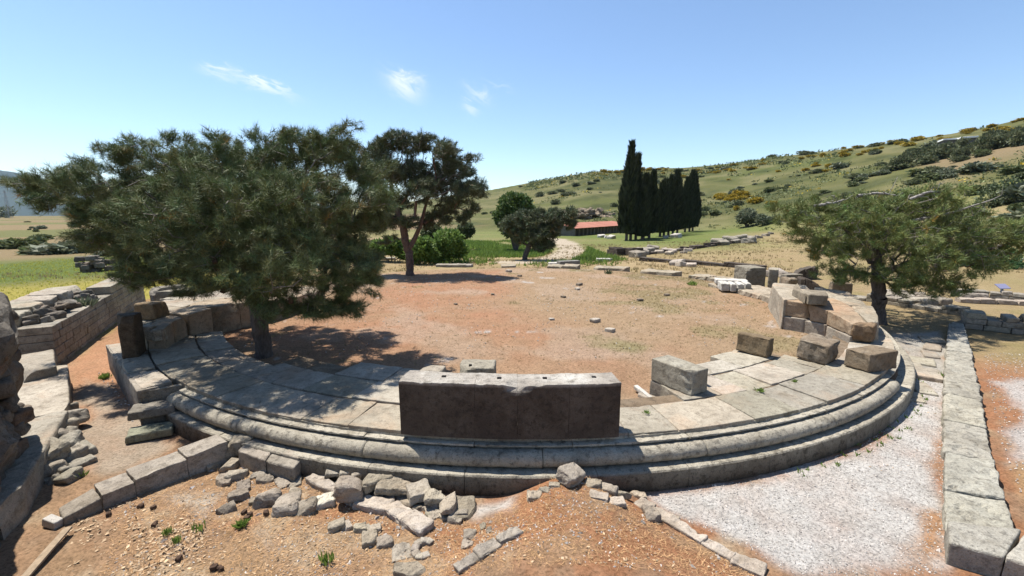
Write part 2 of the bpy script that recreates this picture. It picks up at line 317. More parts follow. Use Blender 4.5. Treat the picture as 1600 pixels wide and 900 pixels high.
def ground_colour(x, y):
    r = np.hypot(x, y); az = np.degrees(np.arctan2(x, y)); rc = np.hypot(x-CX, y-CY)
    tan = np.array((.36, .27, .15)); c = np.broadcast_to(tan, x.shape+(3,)).copy()
    n1 = fb2(x, y, 6, 5, 1); n2 = fb2(x, y, 1.1, 5, 2); n3 = fb2(x, y, 28, 5, 4)
    c = blend(c, (.42, .32, .185), sstep(-.1, .5, n1)); c = blend(c, (.27, .235, .1), sstep(.05, .5, n2)*.55)
    c = blend(c, (.21, .23, .07), sstep(0, .5, n3)*.7*sstep(20, 50, r))
    # green valley and hill
    cosx = sstep(-32, -8, az)
    zz = sstep(45, 85, r)*cosx*(1-sstep(24, 33, az)*(1-sstep(95, 150, r)))
    c = blend(c, (.16, .2, .06), zz*np.clip(.85+.6*n3, 0, 1))
    h = sstep(130, 170, r)*cosx; hn = fb2(x, y, 45, 6, 6); hn2 = fb2(x, y, 14, 5, 8)
    c = blend(c, (.2, .2, .08), h*np.clip(.8+.9*hn, 0, 1)); c = blend(c, (.33, .3, .15), h*sstep(-.05, .45, hn2+.35*hn)*.7)
    hn3 = fb2(x, y, 7, 5, 10); c = blend(c, (.085, .105, .04), h*sstep(.0, .4, -hn2-.15+.5*hn3)*.75); c = blend(c, (.2, .21, .1), h*sstep(.1, .4, hn3)*.5)
    c = blend(c, (.38, .29, .17), sstep(.1, .45, fb2(x, y, 60, 4, 21)+1.2*sstep(37, 44, az)-.75)*sstep(70, 110, r)*(1-sstep(230, 290, r)))
    # left plain: yellow meadow, green belt, tan fields
    L = 1-sstep(-36, -24, az); rn = r+4*n1+6*n3
    c = blend(c, (.48, .41, .1), L*sstep(19, 24, rn)*(1-sstep(36, 46, rn)))
    c = blend(c, (.17, .22, .06), L*sstep(36, 46, rn)*(1-sstep(60, 80, rn))); c = blend(c, (.37, .28, .155), L*sstep(62, 80, rn))
    c = blend(c, (.2, .23, .08), L*sstep(.1, .35, np.sin(r/23+n3*2)*.5)*sstep(80, 100, r)*.75)
    # fields behind the second pine
    mid = sstep(-26, -22, az)*(1-sstep(-4, -1, az)); c = blend(c, (.4, .28, .18), mid*sstep(0, .3, .4+n3-np.abs(az+14)/22)*sstep(72, 92, rn)*(1-sstep(240, 300, rn))*.8)
    # temple floor: needle litter, pale earth, thin grass
    lit = np.array((.41, .225, .135)); ins = 1-sstep(12.0, 14.5, rc+1.2*n2); c = blend(c, (.385, .265, .165), ins)
    dW = sdf(x, y, IN_OR, 1.2, 1); c = blend(c, lit, ins*sstep(-1., 1.3, dW)*np.clip(.85+.5*n2, 0, 1))
    c = blend(c, (.44, .33, .245), ins*sstep(.25, .6, fb2(x, y, 1.9, 5, 13)+.15)*.65)
    c = blend(c, (.26, .235, .11), ins*sstep(.15, .5, fb2(x, y, 1.5, 5, 14)+.5*sstep(-2, 5, x-2)-.35+.15*n1)*.75)
    c = blend(c, (.37, .265, .165), ins*sstep(-.1, .4, fb2(x, y, 3.5, 5, 17)+.5*sstep(-4, 6, x)-.15)*.4); c = blend(c, (.5, .45, .41), ins*sstep(.52, .7, fb2(x, y, .9, 5, 15)+.1))
    # forecourt: needle litter and straw at the left, white gravel at the right
    fr = (rc > 12.6)*(1-sstep(19, 24, y))*(1-sstep(16, 20, r)); n4 = fb2(x, y, .45, 5, 22)
    c = blend(c, (.41, .255, .155), fr*np.clip(.9+.3*n2, 0, 1)); c = blend(c, (.52, .4, .27), fr*sstep(.05, .5, n4)*.75); c = blend(c, (.38, .17, .085), fr*sstep(.0, .45, fb2(x, y, .7, 5, 23)+.5*sstep(-2.2, .2, x)-.12)*.8); c = blend(c, (.3, .2, .13), fr*sstep(.15, .5, fb2(x, y, .3, 4, 27))*.5)
    for P, col, k, s in PATCH: c = blend(c, col, sstep(-.14, .2, sdf(x, y, P, k*1.8, s)+.1*fb2(x, y, .25, 4, s))*np.clip(.95+.4*n4, 0, 1))
    d = pdist(x, y, TRACK); c = blend(c, (.5, .42, .32), 1-sstep(1.4, 2.6, d+.7*n2))
    c = c*(1-.3*h*(r < 3000))[:, None]; c = c*(1-.25*L*sstep(18, 22, r))[:, None]
    return np.clip(c*GALB, .01, .9)
GALB = .64
IN_OR = gpoly([(270, 560), (420, 490), (560, 470), (600, 430), (800, 420), (800, 470), (1000, 560), (1200, 440), (1230, 510), (1180, 470), (1040, 560), (1010, 620), (940, 590), (700, 570), (500, 590)])
GRAV = (.6, .57, .53)
G_RIGHT = gpoly([(1010, 775), (1200, 745), (1330, 705), (1400, 660), (1428, 590), (1480, 590), (1476, 900), (1240, 900), (1150, 850), (1040, 800)], -.74)
PATCH = [(G_RIGHT, GRAV, .18, 1),
         (gpoly([(1440, 730), (1482, 660), (1482, 740)], -.74), (.42, .22, .11), .3, 2), (gpoly([(1390, 905), (1440, 800), (1482, 790), (1482, 905)], -.74), (.44, .24, .12), .3, 3),
         (gpoly([(735, 790), (800, 785), (805, 810), (740, 812)], -.74), GRAV, .06, 4), (gpoly([(370, 800), (440, 800), (470, 860), (400, 880), (330, 830)], -.66), (.55, .5, .44), .5, 5), (gpoly([(265, 770), (360, 760), (350, 850), (280, 830)], -.66), (.52, .46, .38), .5, 5),
         (gpoly([(98, 578), (160, 528), (232, 462), (250, 470), (200, 540), (300, 690), (150, 740)], -.74), (.5, .275, .16), .15, 6), (gpoly([(130, 590), (160, 600), (250, 700), (180, 740), (150, 690)], -.74), (.43, .345, .26), .4, 7),
         (gpoly([(1530, 600), (1700, 600), (1700, 740), (1570, 740)], -.9), (.54, .49, .45), .5, 8), (gpoly([(1585, 740), (1800, 740), (1800, 1000), (1640, 1000)], -.9), (.45, .3, .16), .3, 9),
         (gpoly([(1380, 520), (1490, 510), (1470, 590), (1420, 570)], -.74), (.44, .41, .36), .5, 10)]
azs = np.concatenate([np.linspace(-180, -62, 60)[:-1], np.linspace(-62, 62, 760), np.linspace(62, 180, 60)[1:]]); rs = np.concatenate([np.linspace(.3, 2.6, 8)[:-1], np.geomspace(2.6, 14000, 540)])
A_, R_ = np.meshgrid(np.radians(azs), rs); X_ = (R_*np.sin(A_)).ravel(); Y_ = (R_*np.cos(A_)).ravel(); Z_ = terr(X_, Y_)
nr, na = A_.shape; idx = np.arange(nr*na).reshape(nr, na)
F_ = np.stack([idx[:-1, :-1], idx[:-1, 1:], idx[1:, 1:], idx[1:, :-1]], -1).reshape(-1, 4)
M_ground = attrmat('soil_and_litter', .95, .5, 22., .9, .035)
tag(obj('ground', mesh('ground', np.column_stack([X_, Y_, Z_]), F_, M_ground, True, ground_colour(X_, Y_))), kind='structure')
# blue mountains far beyond the plain
ma = np.radians(np.linspace(-75, 75, 220)); mr = np.linspace(5200, 8200, 40); MA, MR = np.meshgrid(ma, mr)
top = np.interp(np.degrees(MA), [px2az(p) for p in (-400, -100, 0, 50, 130, 250, 380, 520, 700, 1600)], [.066, .068, .062, .055, .046, .036, .026, .018, .008, .004])
mt = 1-np.abs((MR-6700)/1500); mx, my = MR*np.sin(MA), MR*np.cos(MA); mz = -60+(mt**.8*(top*6700+60))*(1+.22*fb2(mx, my, 900, 5, 3))
i2 = np.arange(MA.size).reshape(MA.shape); tag(obj('mountains', mesh('mountains', np.column_stack([mx.ravel(), my.ravel(), mz.ravel()]), np.stack([i2[:-1, :-1], i2[:-1, 1:], i2[1:, 1:], i2[1:, :-1]], -1).reshape(-1, 4), M_ground, True, (.05, .065, .055))), kind='structure')
# ------------------------------------------------------------------ the round podium
pod = empty('round_temple_podium', (CX, CY, -.74), 'round grey stone temple podium with paved rim, rounded moulding and base step', 'temple ruin')
pv = MB()
def course(r0, r1, a0, a1, mean, z=0., jit=.02, skip=()):
    a = a0
    while a < a1-.5:
        w = mean*random.uniform(.65, 1.35); b = min(a+w, a1)
        if a1-b < mean*.4: b = a1
        g = .35/r1*random.uniform(.5, 2.2)
        if not any(s0 < (a+b)/2 < s1 for s0, s1 in skip):
            dz = random.uniform(-.018, .012); arcbox(pv, r0+random.uniform(0, .03), r1-random.uniform(.005, .03), a+g, b-g, z-.34+dz, z+dz, .016, .02, .22, .11, jit=jit)
        a = b
course(11.78, 12.755, -126.5, -2, 5.2)                       # lip course
course(10.85, 11.77, -122, -100, 4.6); course(10.85, 11.77, -75.3, -52.5, 4.8); course(11.1, 11.77, -145, -122, 6.); course(10.9, 11.77, -100, -84.5, 7.)
course(9.98, 10.84, -113, -84.5, 6.2); course(10.2, 10.84, -68, -62, 6); course(9.9, 10.84, -62, -55, 5.)
course(11.78, 12.8, -146, -126.5, 5.)
for a, b in ((-126, -131.5), (-131.7, -138), (-138.2, -145.5)):  # straight north-west side
    c0, c1 = np.array([-11.1, 11.5]), np.array([-7.55, 8.32])
    def on(a_):                                             # where the ray at this angle meets the straight side
        d = np.array([math.cos(R(a_)), math.sin(R(a_))]); e = c1-c0; o = c0-np.array([CX, CY]); k = (o[0]*e[1]-o[1]*e[0])/(d[0]*e[1]-d[1]*e[0]); return np.array([CX, CY])+d*k
    block(pv, [pol(12.82, b)[:2], on(b), on(a), pol(12.82, a)[:2]], -.34, random.uniform(-.02, .01), .025, .014)
pv.part('paving', M_pave, pod)
bed = MB(); arcbox(bed, 11.4, 12.7, -146, 5, -.9, -.035, .02, .01, res=.4, nmax=60, c=(.8, .75, .7)); arcbox(bed, 10.3, 11.5, -123, -101, -.9, -.035, .02, .01, res=.4, nmax=60, c=(.8, .75, .7)); arcbox(bed, 10.3, 11.5, -74, -53, -.9, -.035, .02, .01, res=.4, nmax=60, c=(.8, .75, .7))
bed.part('core', M_brown, pod)
lip = MB()                                                  # worn edge and thin fillet under the paving
a = -124.
while a < -14:
    b = min(a+random.uniform(5, 9), -14); lathe(lip, [(12.3, -.05), (12.74, -.05), (12.745, -.085), (12.86, -.092), (12.866, -.115), (12.81, -.122), (12.80, -.3), (12.3, -.3)], a+.03, b-.03, .014, .08, .3); a = b
lip.part('fillet', M_mould, pod)
tor = MB(); a = -124.5
while a < -50.3:
    b = min(a+random.uniform(7.5, 13), -50.3)
    if -50.3-b < 3: b = -50.3
    da = random.uniform(-.02, .015); prof = [(12.5, -.16), (12.83, -.158)]+[(12.915+da+.142*math.cos(t), -.288+.13*math.sin(t)) for t in np.linspace(R(92), R(-88), 16)]+[(12.5, -.42)]
    lathe(tor, prof, a+.03, b-.03, .011, .075, .25); a = b
tor.part('torus_moulding', M_mould, pod, True)
brk = MB()                                                  # rough recess where the moulding is lost
for k in range(9): arcbox(brk, 12.5, 12.86+random.uniform(-.03, .03), -50.1+k*4, -46.2+k*4, -.41, -.14, .04, .05, .15, .09)
brk.part('broken_bed', M_dark, pod)
stp = MB(); a = -124.6
while a < -16:
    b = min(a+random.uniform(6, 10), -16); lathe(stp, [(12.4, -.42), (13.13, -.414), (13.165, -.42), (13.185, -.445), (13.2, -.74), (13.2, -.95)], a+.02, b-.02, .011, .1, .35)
    V = stp.V[-1]; am = (a+b)/2; dk = np.clip((-V[:, 2:3]-.43)/.03, 0, 1)*(1-.55*sstep(-68, -50, am)); stp.C[-1] = stp.C[-1]*(1-dk*np.array([[.72, .76, .79]])*(1+.25*fbm(V/.3, 4)[:, None])); a = b   # shade painted on the riser as brown darkening, with some patina
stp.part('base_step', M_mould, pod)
sw = MB()                                                   # straight side seen from the channel
e = (c1-c0)/np.linalg.norm(c1-c0); nrm = np.array([-e[1], e[0]]); nrm = nrm if nrm[0] < 0 else -nrm
L = np.linalg.norm(c1-c0); k = 0.
while k < L-.2:
    k2 = min(k+random.uniform(1.2, 1.9), L); k2 = L if L-k2 < .6 else k2
    block(sw, [c0+e*(k+.008)-nrm*.35, c0+e*(k2-.008)-nrm*.35, c0+e*(k2-.008)+nrm*.03, c0+e*(k+.008)+nrm*.03], -.95, -.03, .02, .012); k = k2
q0 = c1; q1 = pol(12.8, -124.6)[:2]; q2 = pol(12.2, -124)[:2]
block(sw, [q0+nrm*.02, q1, q2, q0-nrm*.02+(q2-q1)], -.95, -.05, .04, .03)
sw.part('side_wall', M_grey, pod)
# ------------------------------------------------------------------ the great curved slab wall
par = empty('curved_slab_wall', pol(12.6, -91.5), 'long dark curved slab wall standing upright on the near rim of the podium', 'stone wall', None)
br = [-99.35, -93.9, -90.9, -87.3, -83.65]
def hole(mb, x, y, z, s=.035): box(mb, (x, y, z), (s*2, s*2, .02), r=.008, amp=.002, res=.03, c=(.1, .09, .08))
hm = plain('dowel_socket', (.05, .045, .04))
for k in range(4):
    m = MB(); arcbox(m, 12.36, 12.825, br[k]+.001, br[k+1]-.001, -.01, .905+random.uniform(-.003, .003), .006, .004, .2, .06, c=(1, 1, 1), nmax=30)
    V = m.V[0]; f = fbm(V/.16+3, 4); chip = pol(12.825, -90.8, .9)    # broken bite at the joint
    d = np.linalg.norm((V-chip)*np.array([1, 1, 1.6]), axis=1); w = np.clip(1-d/.26, 0, 1)*(1+.8*f); worn_lit_top = (V[:, 2] > .86)
    V[:, 2] -= .075*w*(V[:, 2] > .5); V[:, 1] += .07*w; edge = np.clip(1-np.abs(np.hypot(V[:, 0]-CX, V[:, 1]-CY)-12.825)/.06, 0, 1)*worn_lit_top; V[:, 2] += worn_lit_top*.014*fbm(V/.3+8, 3)-edge*np.clip(fbm(V/.12+5, 3), 0, 1)*.05
    lt = np.clip(worn_lit_top*1.+w*2., 0, 1)[:, None]; m.C[0] = 1+lt*np.array([[2.7, 3.2, 3.6]])*(1+.15*f[:, None])   # pale worn top over dark face: sunlight and shade painted into the tint
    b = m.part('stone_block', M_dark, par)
    h = MB(); p = pol(12.56, (br[k]*.45+br[k+1]*.55), .905); hole(h, p[0], p[1], p[2]); h.part('dowel_hole', hm, par)
def solo_block(name, quad, z0, z1, mat, label, cat='stone block', group=None, **k):
    m = MB(); block(m, quad, z0, z1, **k); return m.solo(name, mat, label, cat, group)
def px_quad(p0, p1, depth, z, turn=0.):
    """front edge seen from p0 to p1 at height z, running back by depth"""
    a, b = at(*p0, z)[:2], at(*p1, z)[:2]; e = (b-a)/np.linalg.norm(b-a); n = np.array([-e[1], e[0]]); c, s = math.cos(turn), math.sin(turn); n = np.array([c*n[0]-s*n[1], s*n[0]+c*n[1]])
    return [a, b, b+n*depth, a+n*depth]
solo_block('ledge_block', [pol(12.34, -99.2)[:2], pol(12.34, -97.3)[:2], pol(11.75, -97.2)[:2], pol(11.75, -99.2)[:2]], -.01, .8, M_grey, 'low block with rough top set against the back of the long slab wall')
o = solo_block('socketed_block', px_quad((716, 606), (772, 607), .55, 0.), -.02, .43, M_grey, 'worn grey block with a dark dowel socket lying behind the long slab wall')
h = MB(); p = at(735, 571, .43); hole(h, p[0], p[1], .44, .03); h.part('dowel_hole', hm, o)
# two stacked blocks at the edge of the paving
st0 = at(1013, 612, -.35); a, b = at(1015, 594, 0)[:2], at(1079, 621, 0)[:2]; e = (b-a)/np.linalg.norm(b-a); n = np.array([-e[1], e[0]])
solo_block('lower_edge_block', [a, b, b+n*.62, a+n*.62], -.36, .01, M_grey, 'long lower block edging the paving under the squared upper block', amp=.01)
b1 = at(1051, 588, 0)[:2]
solo_block('upper_edge_block', [a+e*.02, a+e*1.02, a+e*1.02+n*.5, a+e*.02+n*.5], .015, .5, M_grey, 'squared grey block standing on the long lower block at the paving edge', amp=.012, r=.025)
solo_block('small_side_block', [a+e*.3+n*.52, a+e*.75+n*.52, a+e*.75+n*.85, a+e*.3+n*.85], .0, .3, M_grey, 'small grey block tucked behind the squared block at the paving edge')
solo_block('buried_kerb_block', [a-n*.28-e*.1, b-n*.28-e*.1, b-n*.05-e*.1, a-n*.05-e*.1], -.7, -.26, M_lime, 'pale buried block in the pit beside the stacked blocks')
m = MB(); q = [at(993, 606, -.3), at(1020, 627, -.3)]; d = q[1]-q[0]; box(m, (q[0]+q[1])/2+np.array([0, 0, .02]), (np.linalg.norm(d), .1, .1), math.atan2(d[1], d[0]), r=.03, amp=.02, c=(1, 1, 1)); m.solo('marble_splinter', M_marble, 'narrow white marble splinter in the pit beside the stacked blocks', 'marble piece')
# fallen blocks on the right of the paving
def tilted(name, p0, p1, depth, h, tilt, mat, label, z=0., turn=0., **k):
    q = px_quad(p0, p1, depth, z, turn); cen = sum(q)/4; rot = math.atan2(*(q[1]-q[0])[::-1]); m = MB()
    box(m, (cen[0], cen[1], z+h/2+.01), (np.linalg.norm(q[1]-q[0]), depth, h), rot, tilt, **k); return m.solo(name, mat, label, 'stone block')
tilted('leaning_block', (1149, 549), (1199, 560), .38, .47, (R(-5), R(2)), M_brown, 'leaning rough block with yellow lichen on the inner edge of the paving', r=.04, amp=.035, c=(.85, .8, .68))
tilted('rough_fallen_block', (1249, 561), (1300, 573), .75, .5, (R(3), R(4)), M_brown, 'rough broken brown block beside the larger squared fallen block', r=.06, amp=.06, turn=.25)
tilted('large_fallen_block', (1303, 565), (1341, 577), .92, .42, (0, R(-1)), M_brown, 'large squared fallen block with flat top at the right end of the paving', r=.035, amp=.03, turn=-.62, c=(.9, .88, .84))
# ------------------------------------------------------------------ right-hand fragment of the cella wall
rw = empty('cella_wall_fragment', pol(11.2, -28, -.3), 'massive curved wall fragment of pinkish and grey coursed blocks on the right rim', 'temple wall')
I = [at(1199, 484, -.3)[:2], at(1219, 519, -.3)[:2], at(1254, 524, -.3)[:2], at(1288, 529, -.25)[:2], at(1327, 540, -.1)[:2]]
I[1] = I[1]+np.array([.05, 0])
O = [pol(12.35, -17)[:2], pol(12.4, -23)[:2], pol(12.45, -28)[:2], pol(12.45, -32)[:2], pol(12.42, -36.5)[:2]]
tz = [.8, .76, .72, .62, .52]
cols = [(1.05, 1.02, 1.), (1.0, .82, .68), (1.02, .84, .72), (1.0, .85, .73)]
def lerp(a, b, t): return a+(b-a)*t
m = MB(); block(m, [I[0], I[1]+np.array([-.04, .0]), lerp(I[1], O[1], .45), lerp(I[0], O[0], .5)], -.6, tz[0], ztop=(.82, .78, .78, .82), amp=.02, c=cols[0]); m.part('smooth_face_block', M_pave, rw)
for k in range(1, 4):
    zm = [.24, .2, .17][k-1]
    m = MB(); block(m, [I[k]+np.array([.012, 0]), I[k+1]-np.array([.012, 0]), lerp(I[k+1], O[k+1], .6), lerp(I[k], O[k], .6)], -.6, zm-.012, amp=.0118, c=(.95, .93, .95)); m.part('lower_course_block', M_pave, rw)
    up = np.array([.03, .05]); m = MB(); block(m, [I[k]+up, I[k+1]+up, lerp(I[k+1], O[k+1], .62), lerp(I[k], O[k], .62)], zm, tz[k], ztop=(tz[k], tz[k+1], tz[k+1], tz[k]), amp=.022, c=cols[k]); m.part('upper_course_block', M_pave, rw)
for k in range(0, 4):
    m = MB(); block(m, [lerp(I[k], O[k], .61), lerp(I[k+1], O[k+1], .61), O[k+1], O[k]], -.5, tz[k]-.05, ztop=(tz[k]-.02, tz[k+1]-.02, tz[k+1]-.06, tz[k]-.06), amp=.035, c=(1, .97, .92)); m.part('backing_block', M_pave, rw)
e4 = [I[4]+np.array([-.02, .03]), lerp(I[4], O[4], .15)+np.array([-.1, -.55])*.2]
m = MB(); block(m, [I[4]+np.array([.02, -.02]), pol(12.3, -39.2)[:2], O[4]+np.array([.0, .05]), lerp(I[4], O[4], .1)+np.array([0, .1])], .02, .52, amp=.06, r=.06, c=(.9, .78, .66)); m.part('rough_end_block', M_brown, rw)
# curved upper block on top of the fragment
m = MB(); p0, p1 = at(1262, 473, .8)[:2], at(1293, 476, .78)[:2]; block(m, [p0, p1, p1+np.array([.55, .9]), p0+np.array([.35, 1.]) ], .74, 1.06, amp=.02, c=(.9, .85, .78))
block(m, [at(1237, 461, .8)[:2], p0+np.array([.0, .12]), p0+np.array([.4, .95]), at(1243, 455, .8)[:2]+np.array([.3, .4])], .74, 1.04, amp=.02, c=(.9, .85, .78)); m.solo('notched_upper_block', M_grey, 'notched block with curved cut lying on top of the wall fragment', 'stone block')
# platform going on behind the fragment
pf = empty('rear_rim_platform', pol(11.4, 2, -.4), 'low grey stone platform continuing behind the marble pieces', 'stone platform'); m = MB()
for a0, a1 in ((-16.5, -10), (-9.8, -3), (-2.8, 5), (5.2, 12), (12.2, 19)): block(m, [pol(10.35+random.uniform(0, .3), a0)[:2], pol(12.4, a0)[:2], pol(12.4, a1)[:2], pol(10.3+random.uniform(0, .35), a1)[:2]], -.5, .12-.008*(a0+16), amp=.05, c=(1.05, 1., .95))
m.part('platform_top', M_pave, pf)
for k in (0, 1, 2, 4, 5, 7, 8, 10, 11, 14):
    m = MB(); block(m, [pol(12.9, 20+k*5)[:2], pol(14.2, 20+k*5)[:2], pol(14.2, 24.7+k*5)[:2], pol(12.8, 24.7+k*5)[:2]], -.9, -.24+random.uniform(-.05, .04)-.003*k, amp=.06, c=(.95, .92, .86))
    m.part('rim_stone', M_pave, pf)
for k, (p0, p1, dep, h, z, lab) in enumerate(((( 1165, 440), (1196, 440), 1.3, .75, -.1, 'large squared grey block, the widest of the row behind the marble pieces'), ((1200, 441), (1215, 442), 1.2, .7, -.1, 'narrow grey block beside the widest block of the row'), ((1217, 444), (1227, 446), 1., .55, -.1, 'dark narrow broken block in the row behind the marble pieces'), ((1228, 447), (1240, 448), .9, .4, -.1, 'low dark block ending the row behind the marble pieces'))):
    solo_block('rear_block', px_quad(p0, p1, dep, z), z-.3, z+h, M_grey, lab, group='row of squared blocks behind the temple', amp=.03)
solo_block('round_end_block', px_quad((1232, 456), (1246, 456), .7, .1), -.1, .68, M_brown, 'rounded pinkish block standing before the fallen arch stone', r=.1, amp=.04)
m = MB()
for k in range(5):
    t0, t1 = k/5, (k+1)/5; p0, p1 = lerp(at(1250, 453, 0)[:2], at(1294, 460, 0)[:2], t0), lerp(at(1250, 453, 0)[:2], at(1294, 460, 0)[:2], t1); hh = [.5, .56, .52, .42, .22]
    block(m, [p0, p1+np.array([.01, 0]), p1+np.array([.3, .9]), p0+np.array([.3, .9])], -.5, hh[k], ztop=(hh[k], hh[min(k+1, 4)], hh[min(k+1, 4)], hh[k]), amp=.02, c=(.75, .72, .68))
m.solo('arch_stone', M_dark, 'dark arched stone lying behind the wall fragment', 'stone block')
m = MB(); p0, p1 = at(1237, 438, -.7)[:2], at(1277, 436, -.7)[:2]
for k in range(6):
    t0, t1 = k/6, (k+1)/6; z = [.45, .65, .75, .8, .82, .82]; block(m, [lerp(p0, p1, t0), lerp(p0, p1, t1), lerp(p0, p1, t1)+np.array([.3, .9]), lerp(p0, p1, t0)+np.array([.3, .9])], -.9, -.6+z[k], ztop=(-.75+z[max(k-1, 0)], -.75+z[k], -.75+z[k], -.75+z[max(k-1, 0)]), amp=.015)
m.solo('half_round_stone', M_dark, 'dark half round stone with curved top edge on the dry grass', 'stone block')
solo_block('far_squared_block', px_quad((1299, 459), (1331, 461), .9, -.55), -.8, .02, M_brown, 'squared pinkish block on the low wall beside the right pine trunk', amp=.015)
# marble
for k, (x0, x1, y) in enumerate(((1137, 1152, 455), (1152, 1163, 456), (1163, 1175, 456), (1175, 1186, 455))):
    m = MB(); q = px_quad((x0+1, y), (x1-1, y), 1., -.15, .5); cen = sum(q)/4; V, F, D = rbox((np.linalg.norm(q[1]-q[0])*.95, .95, .38), .05, .06)
    fl = np.maximum(0, np.cos(V[:, 0]*60))*.03; V[:, 2] -= fl*(V[:, 2] > 0); rot = math.atan2(*(q[1]-q[0])[::-1])-.25; c_, s_ = math.cos(rot), math.sin(rot)
    V = V+rough(V, D, V, .02, .15); W = np.column_stack([V[:, 0]*c_-V[:, 1]*s_+cen[0], V[:, 0]*s_+V[:, 1]*c_+cen[1], V[:, 2]+.04]); m.add(W, F)
    m.solo('marble_drum_piece', M_marble, ['white fluted marble piece nearest the bare soil, leftmost of the row of four', 'second white fluted marble piece from the left of the row', 'third white fluted marble piece from the left of the row', 'white fluted marble piece at the platform end of the row'][k], 'marble piece', 'row of white fluted marble pieces')
m = MB(); box(m, at(1142, 440, .05), (1.5, .7, .25), -.3, r=.05, amp=.03); m.solo('marble_slab', M_marble, 'flat white marble slab lying behind the fluted pieces', 'marble piece')
m = MB(); p = ground(888, 416); box(m, p+np.array([0, 0, .2]), (2., .7, .6), .35, r=.03, amp=.02, c=(.8, .85, .95)); m.solo('grey_coping_block', M_grey, 'long smooth grey block on the far edge of the temple floor', 'stone block')
m = MB(); p = ground(872, 415); box(m, p+np.array([-.3, 0, .1]), (1.2, .8, .4), .1, r=.1, amp=.07); m.solo('marble_lump', M_marble, 'white marble lump beside the long smooth grey block', 'marble piece')
m = MB(); p = ground(944, 408); box(m, p+np.array([0, 0, .12]), (1.6, .8, .35), -.1, r=.08, amp=.06); m.solo('marble_fragment', M_marble, 'white marble fragment lying alone by the weedy bank', 'marble piece')
# ------------------------------------------------------------------ left-hand part: post, wall with niche, channel wall
solo_block('upright_post_block', [at(191, 561)[:2], at(217, 558)[:2], at(217, 558)[:2]+np.array([-.2, .5]), at(191, 561)[:2]+np.array([-.35, .42])], -.02, 1.05, M_dark, 'upright dark post block standing on the left end of the podium', amp=.015, r=.05, c=(1.1, 1.05, .9))
lw = empty('cella_wall_with_niche', pol(12.4, -155, -.3), 'thick low wall with a concave niche at the left of the temple floor', 'temple wall')
IN = [(-9.05, 10.95), (-9.3, 11.6), (-9.38, 12.3), (-9.25, 13.1), (-8.9, 13.9), (-8.45, 14.6), (-8.1, 15.6), (-8.0, 17.2), (-8.3, 19.)]
OUT = [pol(13.2, a)[:2] for a in (-142.5, -146.5, -151, -155.5, -160, -164, -168, -174, -180)]
IN = [np.array(p) for p in IN]; tz2 = [.52, .56, .6, .62, .62, .56, .4, .3, .2]
m = MB()
for k in range(8): block(m, [OUT[k], lerp(OUT[k], IN[k], .55), lerp(OUT[k+1], IN[k+1], .55), OUT[k+1]][::-1], -.7, tz2[k], ztop=(tz2[k+1], tz2[k+1], tz2[k], tz2[k]), amp=.03)
m.part('wall_backing', M_pave, lw)
m = MB()
for k in range(6): block(m, [lerp(OUT[k], IN[k], .54), IN[k], IN[k+1], lerp(OUT[k+1], IN[k+1], .54)], -.5, tz2[k]+.02, ztop=(tz2[k]+.02, tz2[k]+.02, tz2[k+1]+.02, tz2[k+1]+.02), amp=.016, c=(.95, .85, .76))
m.part('niche_face', M_pave, lw)
m = MB()
for k in range(6, 8): block(m, [lerp(OUT[k], IN[k], .54), IN[k], IN[k+1], lerp(OUT[k+1], IN[k+1], .54)], -.5, tz2[k]+.02, amp=.03, c=(.9, .82, .76))
m.part('lower_face', M_pave, lw)
m = MB()
for k in range(5): t = k/5; p = lerp(lerp(OUT[0], IN[0], .3), IN[0], t); box(m, (p[0]-.02, p[1]+.05, .42+random.uniform(-.05, .04)), (.3, .3, .3), random.uniform(0, 1), r=.05, amp=.06)
m.part('broken_end', M_pave, lw)
p = at(226, 499, .57); m = MB(); V, F, D = rbox((.62, .5, .46), .06, .07); V = V*(1+(-V[:, 2:3])*np.array([.5, .3, 0])); m.add(V+rough(V, D, V, .03, .2)+p+np.array([.05, .2, .22]), F, (1, .92, .78)); m.solo('tapering_block', M_brown, 'tapering rough block sitting on top of the thick niche wall', 'stone block')
solo_block('pale_end_block', px_quad((226, 462), (241, 464), 1.2, .3), -.4, .62, M_grey, 'pale block with sunlit end behind the niche wall')
solo_block('rear_ledge_block', px_quad((243, 464), (290, 462), .9, .3), -.4, .5, M_grey, 'long dark ledge block beyond the niche wall under the big pine')
def ashlar(mb, p0, p1, z0, z1, th, ch, ln, amp=.02, r=.02, face=1, top=None, miss=0.):
    p0, p1 = np.asarray(p0, float)[:2], np.asarray(p1, float)[:2]; e = (p1-p0); Lt = np.linalg.norm(e); e = e/Lt; n = np.array([-e[1], e[0]])*face
    nc = max(1, round((z1-z0)/ch)); hh = (z1-z0)/nc
    for i in range(nc):
        k = -random.uniform(0, ln*.6)
        while k < Lt-.05:
            k2 = k+ln*random.uniform(.6, 1.4); a, b = max(k, 0), min(k2, Lt); k = k2
            if b-a < .06 or (i == nc-1 and random.random() < miss): continue
            o = random.uniform(-.012, .012); zt = z0+(i+1)*hh-.006 + (random.uniform(-.3, .25)*hh if i == nc-1 and miss > 0 else 0)
            block(mb, [p0+e*(a+.006)+n*o, p0+e*(b-.006)+n*o, p0+e*(b-.006)+n*th, p0+e*(a+.006)+n*th], z0+i*hh, zt, r, amp if i == nc-1 and miss > 0 else min(amp, .0118), .2, .16, nmax=6)
cw = empty('channel_ashlar_wall', (-15.5, 16.5, -.74), 'long shaded wall of coursed masonry along the earth channel, with broken rubble top', 'stone wall')
w0, w1 = at(92, 572, -.74)[:2], at(228, 469, -.74)[:2]; mid = lerp(w0, w1, .52)
m = MB(); ashlar(m, w0, w1, -.85, .42, .75, .21, .62, face=1); m.part('coursed_face', M_grey, cw)
